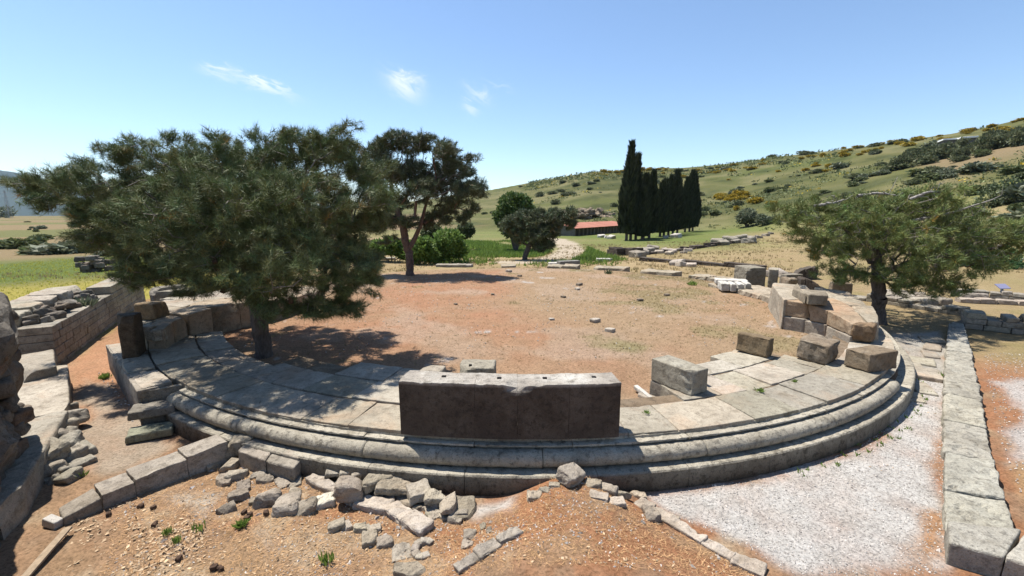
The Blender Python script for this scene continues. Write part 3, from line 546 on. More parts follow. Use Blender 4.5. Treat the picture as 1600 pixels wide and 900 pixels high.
m = MB(); ashlar(m, mid, w1, .425, .72, .72, .3, 1.6, face=1); m.part('coping_course', M_pave, cw)
m = MB(); e = (w1-w0)/np.linalg.norm(w1-w0); n = np.array([-e[1], e[0]])
for k in range(46):
    t = random.uniform(.03, .56); q = lerp(w0, w1, t)+n*random.uniform(.3, 1.1); s = random.uniform(.16, .4); box(m, (q[0], q[1], .42+random.uniform(0, .22)*(1-.3*t)), (s*1.3, s, s*.7), random.uniform(0, 3), (random.uniform(-.3, .3), random.uniform(-.3, .3)), r=.06, amp=.06, res=.1, nmax=5)
m.part('rubble_top', M_rubble, cw)
m = MB()
for k in range(5): t0 = .02+k*.1; q0, q1 = lerp(w0, w1, t0), lerp(w0, w1, t0+.098); block(m, [q0+n*.75, q1+n*.75, q1+n*1.7, q0+n*1.7], .3, .78+.02*k+random.uniform(-.04, .04), amp=.05, r=.05)
m.part('upper_ledge', M_pave, cw)
# stepping stones by the podium end
for k, (px, py, w, d, z, lab) in enumerate(((248, 630, .75, .5, -.34, 'dark slab step jutting from the podium end, the upper of two'), (236, 673, .72, .42, -.62, 'lichen green slab step on the channel floor, the lower of two'))):
    p = at(px, py, z)+(np.array([.08, -.22, 0]) if k == 0 else 0); m = MB(); box(m, (p[0], p[1], z-.02), (w, d, .17), .5, r=.05, amp=.03, c=((.75, .75, .76), (.85, .95, .85))[k]); box(m, (p[0]+.05, p[1]+.03, z-.2), (w*.7, d*.7, .3), .5, r=.05, amp=.03, c=(.6, .6, .6)); m.solo('stone_step', M_grey, lab, 'stone step', 'stone steps at the podium end')
# low kerb wall from the podium to the left
kb = empty('low_kerb_wall', at(240, 740, -.7), 'low kerb of joined grey blocks running from the podium to the shaded corner', 'kerb'); m = MB()
ka, kb_ = at(356, 690, -.37)[:2], at(158, 776, -.48)[:2]; e = (kb_-ka)/np.linalg.norm(kb_-ka); n = np.array([e[1], -e[0]]); n = n if n[1] > 0 else -n
L = np.linalg.norm(kb_-ka); k = 0
while k < L-.05:
    k2 = min(k+random.uniform(.4, .75), L); k2 = L if L-k2 < .2 else k2; block(m, [ka+e*(k+.002), ka+e*(k2-.002), ka+e*(k2-.002)+n*.44, ka+e*(k+.002)+n*.44], -1., -.37-.11*k/L+random.uniform(-.004, .004), .012, .0115, .2, .07, c=(random.uniform(.97, 1.03),)*3); k = k2
block(m, [kb_, kb_+e*.4, kb_+e*.4+n*.34, kb_+n*.42], -1., -.5, .03, .0115, ztop=(-.49, -.57, -.57, -.49)); m.part('kerb_blocks', M_rock, kb)
# platform and masonry pillar at the left edge
lp = empty('left_stone_platform', at(60, 660, -.8), 'worn light stone platform with crumbling rocky edge beside the earth channel', 'stone platform'); m = MB()
pa, pb, pc, pd = at(30, 578, -.28)[:2], at(106, 570, -.28)[:2], at(108, 640, -.28)[:2], at(95, 655, -.28)[:2]
block(m, [np.array([-13.2, 10.2]), pb, pc, np.array([-9.6, 7.2])][::-1], -.9, -.27, amp=.025, r=.03, res=.15)
pe = at(12, 790, -.2)[:2]; block(m, [np.array([-9.6, 7.2]), pc, pe, np.array([-8.6, 5.2])][::-1], -.9, -.25, amp=.05, r=.06, res=.12); m.part('platform_top', M_pave, lp)
m = MB()
for k in range(26):
    t = k/26; q = lerp(at(108, 640, -.5), at(128, 745, -.66), t) if k % 2 else lerp(at(80, 680, -.4), at(90, 760, -.7), t); s = random.uniform(.2, .42); box(m, q+np.array([random.uniform(-.22, .05), random.uniform(-.15, .15), random.uniform(-.1, .08)]), (s*1.2, s, s*.8), random.uniform(0, 3), (random.uniform(-.3, .3), random.uniform(-.3, .3)), r=.08, amp=.07, res=.07, nmax=7)
m.part('rocky_edge', M_grey, lp)
solo_block('raised_step_block', [at(34, 588, -.1)[:2], at(88, 575, -.1)[:2], at(84, 548, -.1)[:2], at(20, 560, -.1)[:2]], -.6, -.05, M_pave, 'squared step block with sunlit top at the head of the left platform', amp=.02)
pl = empty('rubble_masonry_pillar', (-8.2, 5.6, -.3), 'tall rough pillar of rubble masonry with mortar at the left edge', 'stone pillar'); m = MB()
V, F, D = rbox((1.5, 3.2, 2.8), .3, .09, 40); V = V*(1+np.clip(-V[:, 2:3]-.2, -1, 1)*np.array([-.06, -.02, 0])); W = V.copy(); a_ = R(33); W[:, 0] = V[:, 0]*math.cos(a_)-V[:, 1]*math.sin(a_); W[:, 1] = V[:, 0]*math.sin(a_)+V[:, 1]*math.cos(a_)
PIL = np.array([-7.96, 5.28, .95])
nw = MB(); block(nw, [(-6.6, 5.1), (-7.5, 4.6), (-6.2, 2.6), (-5.3, 3.1)], -.9, 2.6, .12, .12, .5, .14, nmax=26); nw.part('wall_return', M_rubble, pl); W += PIL; W += rough(W, np.column_stack([D[:, 0]*math.cos(a_)-D[:, 1]*math.sin(a_), D[:, 0]*math.sin(a_)+D[:, 1]*math.cos(a_), D[:, 2]]), W, .3, .7); m.add(W, F); m.part('mortared_core', M_rubble, pl)
m = MB()
for k in range(60):
    u = random.uniform(-1.5, 1.5); z = random.uniform(-1.2, 1.2); loc = np.array([.62, u, z]) if k % 3 else np.array([random.uniform(-.7, .6), 1.47, z]); q = np.array([loc[0]*math.cos(a_)-loc[1]*math.sin(a_), loc[0]*math.sin(a_)+loc[1]*math.cos(a_), loc[2]])+PIL; s = random.uniform(.14, .34)
    box(m, q, (s, s*1.3, s*.8), a_+random.uniform(-.3, .3), (random.uniform(-.2, .2), random.uniform(-.2, .2)), r=.06, amp=.05, res=.07, nmax=6, c=random.choice(((1.3, 1.25, 1.2), (1., .95, .9), (1.2, .95, .8), (.8, .78, .78))))
m.part('face_stones', M_rubble, pl)
# ------------------------------------------------------------------ right-hand low wall and the walls beyond
rk = empty('long_low_wall', at(1510, 700, -.7), 'long low light stone wall running along the gravel at the right', 'stone wall'); m = MB()
inn = [at(x, y, -.52)[:2] for x, y in ((1478, 822), (1477, 760), (1476, 700), (1475, 650), (1476, 610), (1477, 575), (1479, 545), (1481, 520), (1483, 502))]; out = [at(x, y, -.52)[:2] for x, y in ((1592, 835), (1573, 775), (1554, 715), (1543, 665), (1534, 622), (1527, 585), (1519, 550), (1511, 520), (1505, 498))]
for k in range(len(inn)-1):
    nn = 1
    for s in range(nn):
        t0, t1 = s/nn, (s+1)/nn; block(m, [lerp(inn[k], inn[k+1], t0), lerp(out[k], out[k+1], t0), lerp(out[k], out[k+1], t1-.01), lerp(inn[k], inn[k+1], t1-.01)], -1.1, -.565+random.uniform(-.02, .012), .03, .055, .3, .07, nmax=30, kn=0)
m.part('wall_top', M_flag, rk)
a0, b0 = at(1480, 832, -.5)[:2], at(1600, 845, -.5)[:2]
m = MB(); block(m, [at(1484, 845, -.42)[:2], at(1570, 868, -.42)[:2], out[0]+np.array([.02, -.0]), inn[0]+np.array([.01, -.0])], -1.2, -.44, .03, .0118, .2, .08); block(m, [at(1570, 868, -.42)[:2], at(1680, 900, -.42)[:2], out[0]+np.array([1.2, .1]), out[0]+np.array([.12, 0.])], -1.2, -.44, .035, .03, .2, .1); m.part('near_block', M_flag, rk)
m = MB(); 
for k in range(7): q = lerp(np.append(inn[4], -.6), np.append(inn[7], -.6), k/6); box(m, q+np.array([-.55+random.uniform(-.25, .2), random.uniform(-.2, .2), -.2]), (random.uniform(.6, 1.), random.uniform(.35, .7), .22), random.uniform(.5, 1.1), r=.04, amp=.03)
for k in range(3): q = at(1400+22*k, 560+12*k, -.7); box(m, q+np.array([0, 0, -.03]), (random.uniform(.7, 1.2), random.uniform(.5, .8), .2), random.uniform(.5, 1.1), r=.04, amp=.03)
m.solo('flagstone_patch', M_pave, 'patch of worn flagstones between the podium and the long low wall', 'flagstones')
def wall(name, pts, h, th, ch, ln, mat, label, miss=.25, amp=.03, group=None, base=.2):
    m = MB(); P = [ground(*p) if len(p) == 2 else np.array(p) for p in pts]
    for a, b in zip(P[:-1], P[1:]): z = min(a[2], b[2]); ashlar(m, a, b, z-base, z+h, th, ch, ln, amp, .03, 1, miss=miss)
    return m.solo(name, mat, label, 'stone wall', group)
wall('coursed_cross_wall', [(1506, 514), (1600, 524), (1760, 540)], .62, .9, .2, .55, M_grey, 'grey coursed wall with broken top meeting the far end of the low wall', .3)
wall('low_boundary_wall', [(1308, 466), (1352, 471), (1420, 481), (1500, 494)], .36, .8, .2, .7, M_grey, 'low light boundary wall running behind the right pine trunk', .2)
wall('thin_rear_wall', [(1490, 462), (1545, 467), (1640, 476)], .4, .6, .2, .6, M_grey, 'grey retaining wall with straight top beyond the right pine', .1)
wall('white_stone_line', [(1500, 473), (1560, 476), (1640, 481)], .22, .5, .22, .8, M_lime, 'line of whitish stones before the retaining wall', .2)
wall('terrace_wall', [(998, 408), (1060, 412), (1130, 417), (1190, 422)], .42, .7, .14, .6, M_dark, 'long dark terrace wall across the dry grass behind the temple', .0, .015)
wall('trench_wall', [(1012, 398), (1060, 393), (1110, 386), (1165, 378)], .5, 1., .22, .8, M_dark, 'broken dark masonry line leading to the cypresses', .5, .06)
wall('corner_ruin', [(948, 398), (964, 400)], 1.0, 1.6, .3, .8, M_dark, 'dark square ruin corner on the weedy bank', .15, .06)
wall('ruined_pier', [(975, 399), (988, 400)], 1.0, 1.4, .3, .7, M_dark, 'leaning dark pier beside the square ruin corner', .15, .06)
m = MB(); p = ground(150, 424)
for k in range(26): box(m, p+np.array([random.uniform(-.9, .9), random.uniform(-.7, .7), random.uniform(0, 1.1)]), (.6, .5, .4), random.uniform(0, 3), r=.1, amp=.09, res=.15, nmax=5)
m.solo('rubble_pier', M_rubble, 'stump of rubble masonry standing in the meadow below the big pine', 'ruined wall')
def stones(pxs, name, mat, lab, group, cat='stone', smin=.2, smax=.5, label_each=None):
    for k, (px, py) in enumerate(pxs):
        p = ground(px, py); s = random.uniform(smin, smax); m = MB(); box(m, p+np.array([0, 0, s*.2]), (s*1.4, s, s*.7), random.uniform(0, 3), (random.uniform(-.2, .2), random.uniform(-.2, .2)), r=.2*s, amp=.12*s, sc=s*.6, res=s*.2, nmax=6); m.solo(name, mat, lab if label_each is None else label_each[k], cat, group)
stones([(1030, 396), (1040, 393), (1050, 395), (1058, 392), (1068, 396), (1075, 393), (1046, 398)], 'white_rubble', M_lime, 'white rubble stone in the heap before the trench wall', 'white rubble heap before the trench wall', smin=.5, smax=1.)
stones([(995, 402), (1003, 398), (1012, 394), (1020, 391), (985, 394), (968, 396), (1120, 380), (1130, 383), (1140, 378), (1155, 376), (1162, 373), (1172, 375), (1150, 380), (1185, 372), (1196, 369), (1204, 366), (1170, 380)], 'ruin_stone', M_grey, 'grey ruin stone scattered along the broken masonry line', 'grey stones along the broken masonry line', smin=.7, smax=1.6)
stones([(1064, 416), (1073, 416), (1080, 417), (1058, 415)], 'tumbled_stone', M_lime, 'pale tumbled stone at the foot of the terrace wall', 'pale stones at the terrace wall', smin=.5, smax=.9)
stones([(948, 372), (940, 371), (955, 373), (1056, 371), (1040, 372)], 'pale_shed_stone', M_marble, 'whitish stone lying in the grass before the cypresses', 'whitish stones before the cypresses', smin=.8, smax=1.5)
stones([(1205, 432), (1214, 431), (1196, 431), (1222, 433)], 'stacked_stone', M_rock, 'light rubble stone behind the row of squared blocks', 'light rubble behind the row of squared blocks', smin=.5, smax=.9)
stones([(1390, 468), (1410, 470), (1428, 468), (1446, 472), (1458, 476), (1440, 478), (1520, 470), (1400, 463)], 'wall_rubble', M_rock, 'loose grey stone under the low branches of the right pine', 'loose stones under the right pine', smin=.4, smax=.8)
for (px, py, w, lab) in ((705, 417, 2.6, 'flat pale slab lying beyond the second pine trunk'), (600, 406, 2.2, 'flat grey slab at the left of the second pine trunk'), (725, 417, 1.5, 'tilted pale slab edge in the shade of the second pine')):
    p = ground(px, py); m = MB(); box(m, p+np.array([0, 0, .1]), (w, 1., .28), random.uniform(-.2, .2), r=.06, amp=.05); m.solo('flat_slab', M_rock, lab, 'stone slab')
# ------------------------------------------------------------------ rubble in the foreground, stone by stone
def fstone(x0, x1, y0, y1, lab=None, group='rubble stones along the foot of the podium', mat=None, z=None, hk=.4, sink=.4, name='rubble_stone', r=.3, amp=.17, c=None):
    p = ground((x0+x1)/2, (y0*.35+y1*.65)) if z is None else at((x0+x1)/2, y0*.35+y1*.65, z); dep = math.hypot(p[0], p[1], p[2]-CAMZ)
    w = (x1-x0)*dep/FOC*1.02; el = math.asin((CAMZ-p[2])/dep); vis = (y1-y0)*dep/FOC; h = w*hk; d = max(.35*w, min(1.6*w, (vis-h*math.cos(el)*.75)/math.sin(el)))
    m = MB(); g_ = random.uniform(.78, 1.1); c = c or (g_*random.uniform(1., 1.05), g_, g_*random.uniform(.9, .98)); s = min(w, d, h); box(m, p+np.array([0, 0, h*(.5-sink)]), (w*.95, d*.95, h), math.atan2(-p[0], p[1])+random.uniform(-.35, .35), (random.uniform(-.15, .15), random.uniform(-.15, .15)), r=r*s, amp=amp*max(s, .12), sc=max(s, .1)*.75, res=max(s*.13, .018), nmax=11, c=c)
    for _ in range(random.choice((1, 2, 3))):                # knock a corner off
        V = m.V[0]; q = V-V.mean(0); nn = rng.normal(size=3); nn[2] = abs(nn[2])*.5; nn /= np.linalg.norm(nn); t = q@nn; lim = np.percentile(t, random.uniform(72, 90)); V -= np.clip(t-lim, 0, None)[:, None]*nn*.85
    return m.solo(name, mat or M_rock, lab or 'grey rubble stone in the broken row below the podium step', 'stone', group)
def zq(pts, z): return [at(x, y, z)[:2] for x, y in pts]
solo_block('flat_slab', zq(((382, 692), (466, 716), (480, 699), (398, 677)), -.42), -.8, -.42, M_rock, 'largest flat cracked slab at the start of the rubble row', 'stone', r=.03, amp=.0118, res=.07, sc=.15)
solo_block('fronting_block', zq(((371, 704), (414, 719), (424, 705), (383, 691)), -.45), -.85, -.45, M_rock, 'dark sided block under the largest cracked slab', 'stone', r=.03, amp=.0118, res=.06, sc=.12)
solo_block('fronting_block', zq(((415, 720), (459, 731), (470, 718), (426, 706)), -.47), -.85, -.47, M_rock, 'dark square fronted block below the largest cracked slab', 'stone', r=.03, amp=.0118, res=.06, sc=.12)
fstone(355, 395, 672, 708, 'upright pale stone ending the kerb at the podium', None, z=-.6, hk=.6)
ROW = [(478, 502, 696, 714), (495, 521, 705, 727), (509, 541, 713, 740), (533, 563, 717, 741), (552, 584, 725, 745), (563, 606, 731, 763), (591, 627, 741, 768), (617, 640, 747, 768), (633, 671, 752, 780), (664, 695, 763, 784), (688, 712, 767, 796)]
for q in ROW: fstone(*q, z=-.6, hk=.34)
for k in range(70):
    t = random.random(); px = 462+t*250+random.gauss(0, 5); py = 712+t*92+random.uniform(-14, 16)+(8 if t < .4 else 0); s_ = random.uniform(5, 12); fstone(px-s_, px+s_, py-s_*.7, py+s_*.7, lab='small grey chip wedged among the rubble stones of the broken row', group='small chips among the rubble row', name='stone_chip', sink=.3, hk=.5)
fstone(703, 741, 776, 812, 'broad flat topped stone ending the rubble row beside the gravel', None)
for q in ((621, 646, 766, 793), (667, 685, 788, 811), (655, 672, 784, 800), (687, 703, 798, 814), (557, 579, 754, 774), (574, 599, 756, 775), (468, 490, 722, 738), (447, 468, 726, 737), (395, 415, 736, 748), (404, 425, 742, 756), (455, 470, 744, 760), (540, 552, 742, 753), (643, 655, 787, 797)): fstone(*q)
fstone(529, 565, 747, 778, 'dark chunky stone propped on the mortar strip', None, z=-.55, hk=.75)
fstone(403, 438, 766, 795, 'squared loose block, first of three lying in a line on the litter', None, hk=.75); fstone(435, 465, 773, 805, 'squared loose block in the middle of the line of three', None, hk=.7); fstone(462, 491, 782, 808, 'dark wedge shaped stone, last of three lying in a line', None, hk=.7)
fstone(488, 520, 775, 797, 'chalky white lump beside the dark wedge shaped stone', None, M_marble, hk=.5, amp=.2); fstone(454, 469, 759, 777); fstone(435, 452, 744, 762, 'small pointed dark stone behind the line of three', None)
LOOSE = [(350, 374, 720, 737), (359, 382, 735, 752), (341, 360, 744, 760), (324, 345, 720, 734), (373, 388, 752, 768), (361, 384, 768, 784), (392, 407, 779, 789), (341, 364, 792, 804), (516, 537, 809, 829), (533, 547, 813, 829), (554, 570, 820, 834), (566, 578, 818, 834), (578, 594, 821, 833), (568, 591, 832, 853), (591, 612, 838, 855), (725, 744, 828, 846), (722, 738, 846, 858), (750, 760, 818, 828), (759, 768, 824, 834)]
for q in LOOSE: fstone(*q, lab='loose grey stone lying on the needle litter', group='loose stones on the needle litter', name='loose_stone', sink=.15, r=.35)
fstone(614, 640, 852, 872, 'flat pale stone sunk flush in the litter', None, hk=.15, sink=.05); fstone(620, 662, 878, 906, 'broad flat stone at the bottom edge of the picture', None, hk=.3)
m = MB()                                    # C-shaped stone
for t in np.linspace(R(60), R(300), 7):
    p = ground(662, 860); box(m, p+np.array([.105*math.cos(t), .135*math.sin(t), .015]), (.1, .1, .07), t, r=.03, amp=.012, res=.03)
m.solo('hooked_stone', M_rock, 'pale hooked stone shaped like a letter C in the litter', 'stone')
def strip(name, pts, w, h, mat, lab, cat='foundation'):
    m = MB(); P = [ground(*p) for p in pts]
    for a, b in zip(P[:-1], P[1:]):
        d = b-a; n_ = max(1, int(np.linalg.norm(d[:2])/.35))
        for i in range(n_): q = lerp(a, b, (i+.5)/n_); ww = w*random.uniform(.75, 1.15); box(m, q+np.array([0, 0, h*.2]), (np.linalg.norm(d[:2])/n_*1.03, ww, h), math.atan2(d[1], d[0])+random.uniform(-.08, .08), r=.05, amp=.035, sc=.15, res=.05, c=(random.uniform(.9, 1.1),)*3)
    return m.solo(name, mat, lab, cat)
strip('mortar_strip', [(482, 752), (520, 768), (556, 788), (610, 798), (668, 832)], .24, .15, M_lime, 'whitish mortar foundation strip running below the rubble row')
strip('mortar_lump', [(470, 715), (500, 728)], .28, .2, M_lime, 'whitish mortar lump between the cracked slab and the rubble row', 'mortar lump')
strip('buried_wall_top', [(712, 896), (745, 873), (778, 850), (812, 830)], .17, .09, M_rock, 'buried grey wall top showing as a strip across the litter')
strip('mound_wall_top', [(995, 785), (1020, 800), (1100, 848), (1145, 875), (1195, 897)], .22, .075, M_lime, 'whitish wall top sloping down the right side of the mound')
m = MB(); p = at(892, 752, -.36); box(m, p+np.array([0, .05, .06]), (.36, .3, .22), .75, (.25, .2), r=.06, amp=.03, sc=.15, res=.04, c=(1.05, 1.05, 1.05)); m.solo('crowning_stone', M_rock, 'pointed grey stone crowning the mound against the podium step', 'stone')
for q in ((915, 939, 747, 765), (933, 964, 756, 772), (1008, 1033, 791, 812), (824, 846, 766, 782), (843, 858, 760, 771), (858, 875, 752, 763), (1052, 1062, 806, 814), (964, 985, 768, 778)): fstone(*q, lab='small stone on the edge of the earth mound', group='stones on the earth mound', name='mound_stone', z=terr(*at((q[0]+q[1])/2, q[3], -.5)[:2]).item()+.0)
fstone(986, 1009, 768, 782, 'rounded cream coloured stone on the right slope of the mound', None, M_lime)
strip('mound_mortar_patch', [(922, 773), (950, 782), (975, 790)], .16, .07, M_lime, 'flat whitish mortar patch on top of the mound', 'mortar patch')
for (x, y, w) in ((795, 425, .3), (812, 432, .2), (712, 476, .13), (880, 465, .16), (902, 453, .2), (930, 503, .25), (953, 518, .22), (770, 461, .16), (862, 500, .14), (1000, 470, .2), (1042, 462, .18), (905, 446, .25)):
    p = ground(x, y); m = MB(); box(m, p+np.array([0, 0, w*.2]), (w*1.3, w, w*.6), random.uniform(0, 3), r=.3*w*.6, amp=.1*w, res=w*.2, nmax=6, c=random.choice(((.6, .55, .5), (1.2, 1.2, 1.2)))); m.solo('scattered_stone', M_rock, 'small stone scattered on the bare temple floor', 'stone', 'small stones on the temple floor')
# wooden lath and white block in the shade at the left
m = MB(); a, b = at(105, 814, -.5), at(22, 898, -.5); a[2] = terr(a[0], a[1])+.1; b[2] = terr(b[0], b[1])+.03; d = b-a; box(m, (a+b)/2, (np.linalg.norm(d), .09, .03), math.atan2(d[1], d[0]), (0, math.asin(-d[2]/np.linalg.norm(d))), r=.006, amp=.004, res=.1, c=(1, 1, 1)); m.solo('wooden_lath', M_wood, 'long weathered wooden lath lying at the edge of the shade', 'wooden board')
m = MB(); p = ground(84, 822); box(m, p+np.array([0, 0, .06]), (.22, .12, .13), -.2, (0, .2), r=.02, amp=.01); m.solo('pale_cut_stone', M_marble, 'small pale cut stone beside the wooden lath', 'stone')
M_scrub2 = leaf('hill_scrub_leaves', (.085, .1, .05), (.14, .155, .075), .25)
for m_, c_ in ((M_needle, 1.2), (M_needle2, 1.1), (M_needle3, 1.45)):
    for n_ in m_.node_tree.nodes:
        if n_.type == 'MIX' and n_.blend_type == 'MIX':
            for i_ in (6, 7): v_ = n_.inputs[i_].default_value; n_.inputs[i_].default_value = (v_[0]*c_, v_[1]*c_, v_[2]*c_, 1)
        if n_.type == 'MIX_SHADER': n_.inputs[0].default_value = .05
M_mead = leaf('meadow_blades', (.3, .3, .05), (.4, .38, .08), .5, .9)
# ------------------------------------------------------------------ vegetation
def tubes(A, B, ra, rb, sides):
    A, B = np.asarray(A), np.asarray(B); d = B-A; l = np.linalg.norm(d, axis=1, keepdims=True)+1e-9; d = d/l
    ref = np.where(np.abs(d[:, 2:3]) < .9, np.array([[0, 0, 1.]]), np.array([[1., 0, 0]])); u = np.cross(d, ref); u /= np.linalg.norm(u, axis=1, keepdims=True); v = np.cross(d, u)
    t = np.arange(sides)*2*math.pi/sides; ring = np.cos(t)[None, :, None]*u[:, None]+np.sin(t)[None, :, None]*v[:, None]
    V = np.concatenate([A[:, None]+ring*np.asarray(ra)[:, None, None], (B+d*np.asarray(rb)[:, None]*.5)[:, None]+ring*np.asarray(rb)[:, None, None]], 1); n = len(A)
    k = np.arange(sides); k2 = (k+1) % sides; f = np.stack([k, k2, k2+sides, k+sides], -1); F = f[None]+(np.arange(n)*2*sides)[:, None, None]
    return V.reshape(-1, 3), F.reshape(-1, 4)
def unit(n): v = rng.normal(size=(n, 3)); return v/np.linalg.norm(v, axis=1, keepdims=True)
def grow(trunk, pts):
    """branching skeleton: every point hangs on the nearest earlier one"""
    nodes = [np.asarray(p, float) for p in trunk]; par = [-1]+list(range(len(trunk)-1))
    T = np.array(nodes); dist = np.min(np.linalg.norm(pts[:, None]-T[None, len(T)//3:], axis=2), axis=1); pts = pts[np.argsort(dist)]
    P = np.zeros((len(T)+len(pts), 3)); P[:len(T)] = T; cost = np.zeros(len(P)); cost[1:len(T)] = np.cumsum(np.linalg.norm(np.diff(T, axis=0), axis=1)); cost[:max(1, len(T)//3)] = 1e3; n = len(T)
    for p in pts:
        d = np.linalg.norm(P[:n]-p, axis=1); j = int(np.argmin(d+.22*cost[:n])); P[n] = p; par.append(j); cost[n] = cost[j]+d[j]; n += 1
    par = np.array(par); cnt = np.zeros(n); kids = np.zeros(n)
    for i in range(n-1, 0, -1): cnt[i] = max(cnt[i], 1); cnt[par[i]] += cnt[i]; kids[par[i]] += 1
    return P, par, cnt, kids
def lobes_pts(lobes, Y0, n, sq=1., flat=1.):
    L = []; w = []
    for l in lobes:
        px, py, r, dy = l; r = r*sq; c = wd(px, py, Y0+dy); rad = r*math.hypot(c[0], c[1], c[2]-CAMZ)/FOC/1.02; L.append((c, rad)); w.append(rad**2.2)
    w = np.array(w)/sum(w); out = []
    for (c, rad), ww in zip(L, w):
        k = max(3, int(n*ww)); q = unit(k)*(rng.random((k, 1))**.38)*rad; q[:, 2] *= flat; q[:, 1] *= 1.15; out.append(c+q)
    return np.concatenate(out), L
def soup(name, mat, parent, P, D, L, Wd, tint, kind='tri'):
    """one foliage mesh: a leaf or needle at each P along D"""
    n = len(P); s = np.cross(D, unit(n)); s /= np.linalg.norm(s, axis=1, keepdims=True)+1e-9; L = np.broadcast_to(L, (n,))[:, None]; Wd = np.broadcast_to(Wd, (n,))[:, None]
    if kind == 'tri': V = np.stack([P-s*Wd/2, P+s*Wd/2, P+D*L], 1); F = np.arange(n*3).reshape(n, 3); k = 3
    else: V = np.stack([P, P+D*L*.45+s*Wd/2, P+D*L, P+D*L*.45-s*Wd/2], 1); F = np.arange(n*4).reshape(n, 4); k = 4
    C = np.repeat(tint, k, axis=0)
    return obj(name, mesh(name, V.reshape(-1, 3)-np.array(parent.location), F, mat, False, C), parent)
def pine(name, label, trunk, r0, lobes, Y0, n, tufts, per, ln, wid, mneedle, mbark, group=None, cones=0, sides=8, flat=.8, clump=0, upl=.35, seedtint=.18, barefrac=.0, twigmin=.006, extra_dead=(), sq=1.):
    base = np.array(trunk[0]); root = empty(name, base, label, 'tree', group)
    T = []                                  # smooth the trunk line
    tr = [np.array(p, float) for p in trunk]
    for i in range(len(tr)-1):
        for k in range(4): T.append(lerp(tr[i], tr[i+1], k/4)+rng.normal(size=3)*r0*.12*(i+k > 0))
    T.append(tr[-1]); pts, L = lobes_pts(lobes, Y0, n, sq, flat)
    P, par, cnt, kids = grow(T, pts); nt_ = len(T)
    rad = twigmin*np.maximum(cnt, 1)**.5; rad *= 1; k = r0/rad[0]; e = np.log(k)/np.log(max(cnt[0], 2)); rad = twigmin*np.maximum(cnt, 1)**(.5+e); rad[:nt_] = np.maximum(rad[:nt_], np.linspace(r0, r0*.45, nt_)); rad[0] *= 1.35
    i = np.arange(1, len(P)); big = rad[i] > r0*.16; j = i[big]; V, F = tubes(P[par[j]], P[j], np.minimum(rad[par[j]], rad[j]*1.5), rad[j], sides)
    tr_ = j < nt_
    obj('trunk', mesh('trunk', V-base, F, mbark, True, (1, 1, 1)), root)
    j = i[~big]; V, F = tubes(P[par[j]], P[j], rad[j]*1.25, rad[j]*.8, 4); obj('branches', mesh('branches', V-base, F, M_twig, True, (1, 1, 1)), root)
    tips = np.where((kids == 0) & (np.arange(len(P)) >= nt_))[0]; allj = np.arange(nt_, len(P))
    n1_ = int(tufts*.78); src = np.concatenate([tips, rng.choice(tips, max(1, n1_-len(tips))), rng.choice(allj, max(1, tufts-n1_))])
    d0 = P[src]-P[par[src]]; d0 /= np.linalg.norm(d0, axis=1, keepdims=True)+1e-9; t = np.where(np.isin(src, tips), 1.05-.75*rng.random(len(src))**1.6, rng.random(len(src)))[:, None]; c = P[par[src]]+(P[src]-P[par[src]])*t+rng.normal(size=(len(src), 3))*ln*np.array([.5, .5, .3])
    d0 = d0+np.array([0, 0, upl]); d0 /= np.linalg.norm(d0, axis=1, keepdims=True)
    m = len(src); g = 1+seedtint*rng.normal(size=m); tint = np.column_stack([g*(1+.12*rng.normal(size=m)), g, g*(1+.1*rng.normal(size=m))]); dead = rng.random(m) < .012; tint[dead] = (2.2, 1.2, .9); tint = np.clip(tint, .35, 2.5)
    pp = np.repeat(c, per, 0); dd = np.repeat(d0, per, 0); s = rng.random((m*per, 1)); pp = pp+dd*(s-.6)*ln*1.1
    D = dd*(.35+.5*s)+unit(m*per)*.75; D /= np.linalg.norm(D, axis=1, keepdims=True)
    soup('crown', mneedle, root, pp, D, ln*rng.uniform(.7, 1.2, m*per), wid, np.repeat(tint, per, 0))
    if cones:
        me = None
        for q in rng.choice(len(P)-nt_, cones)+nt_:
            p = P[q]+np.array([0, 0, -.05]); mb = MB()
            if me is None:
                box(mb, (0, 0, 0), (.09, .09, .15), 0, r=.045, amp=.02, res=.03); me = mb.me('pine_cone', M_cone)
            o = obj('pine_cone', me, root, p-base); o.rotation_euler = (random.uniform(-.6, .6), random.uniform(-.6, .6), random.uniform(0, 3))
    for dl in extra_dead:
        Q = [wd(*q) for q in dl]; A = []; B = []; ra = []
        for u in range(len(Q)-1):
            for k in range(3):
                A.append(lerp(Q[u], Q[u+1], k/3)+rng.normal(size=3)*.02*(k > 0)); B.append(lerp(Q[u], Q[u+1], (k+1)/3)); ra.append(.055*(1-(u+k/3)/len(Q))+.012)
                for w_ in range(1):
                    a = B[-1]; b = a+unit(1)[0]*np.array([1, .6, 1])*random.uniform(.15, .5)+np.array([0, 0, .1]); A.append(a); B.append(b); ra.append(.014); A.append(b); B.append(b+unit(1)[0]*.2+(b-a)*.4); ra.append(.009)
        V, F = tubes(A, B, np.array(ra), np.array(ra)*.8, 5); obj('dead_limb', mesh('dead_limb', V-base, F, M_dead, True, (1, 1, 1)), root)
    return root
g0 = ground(412, 557); Y1 = g0[1]
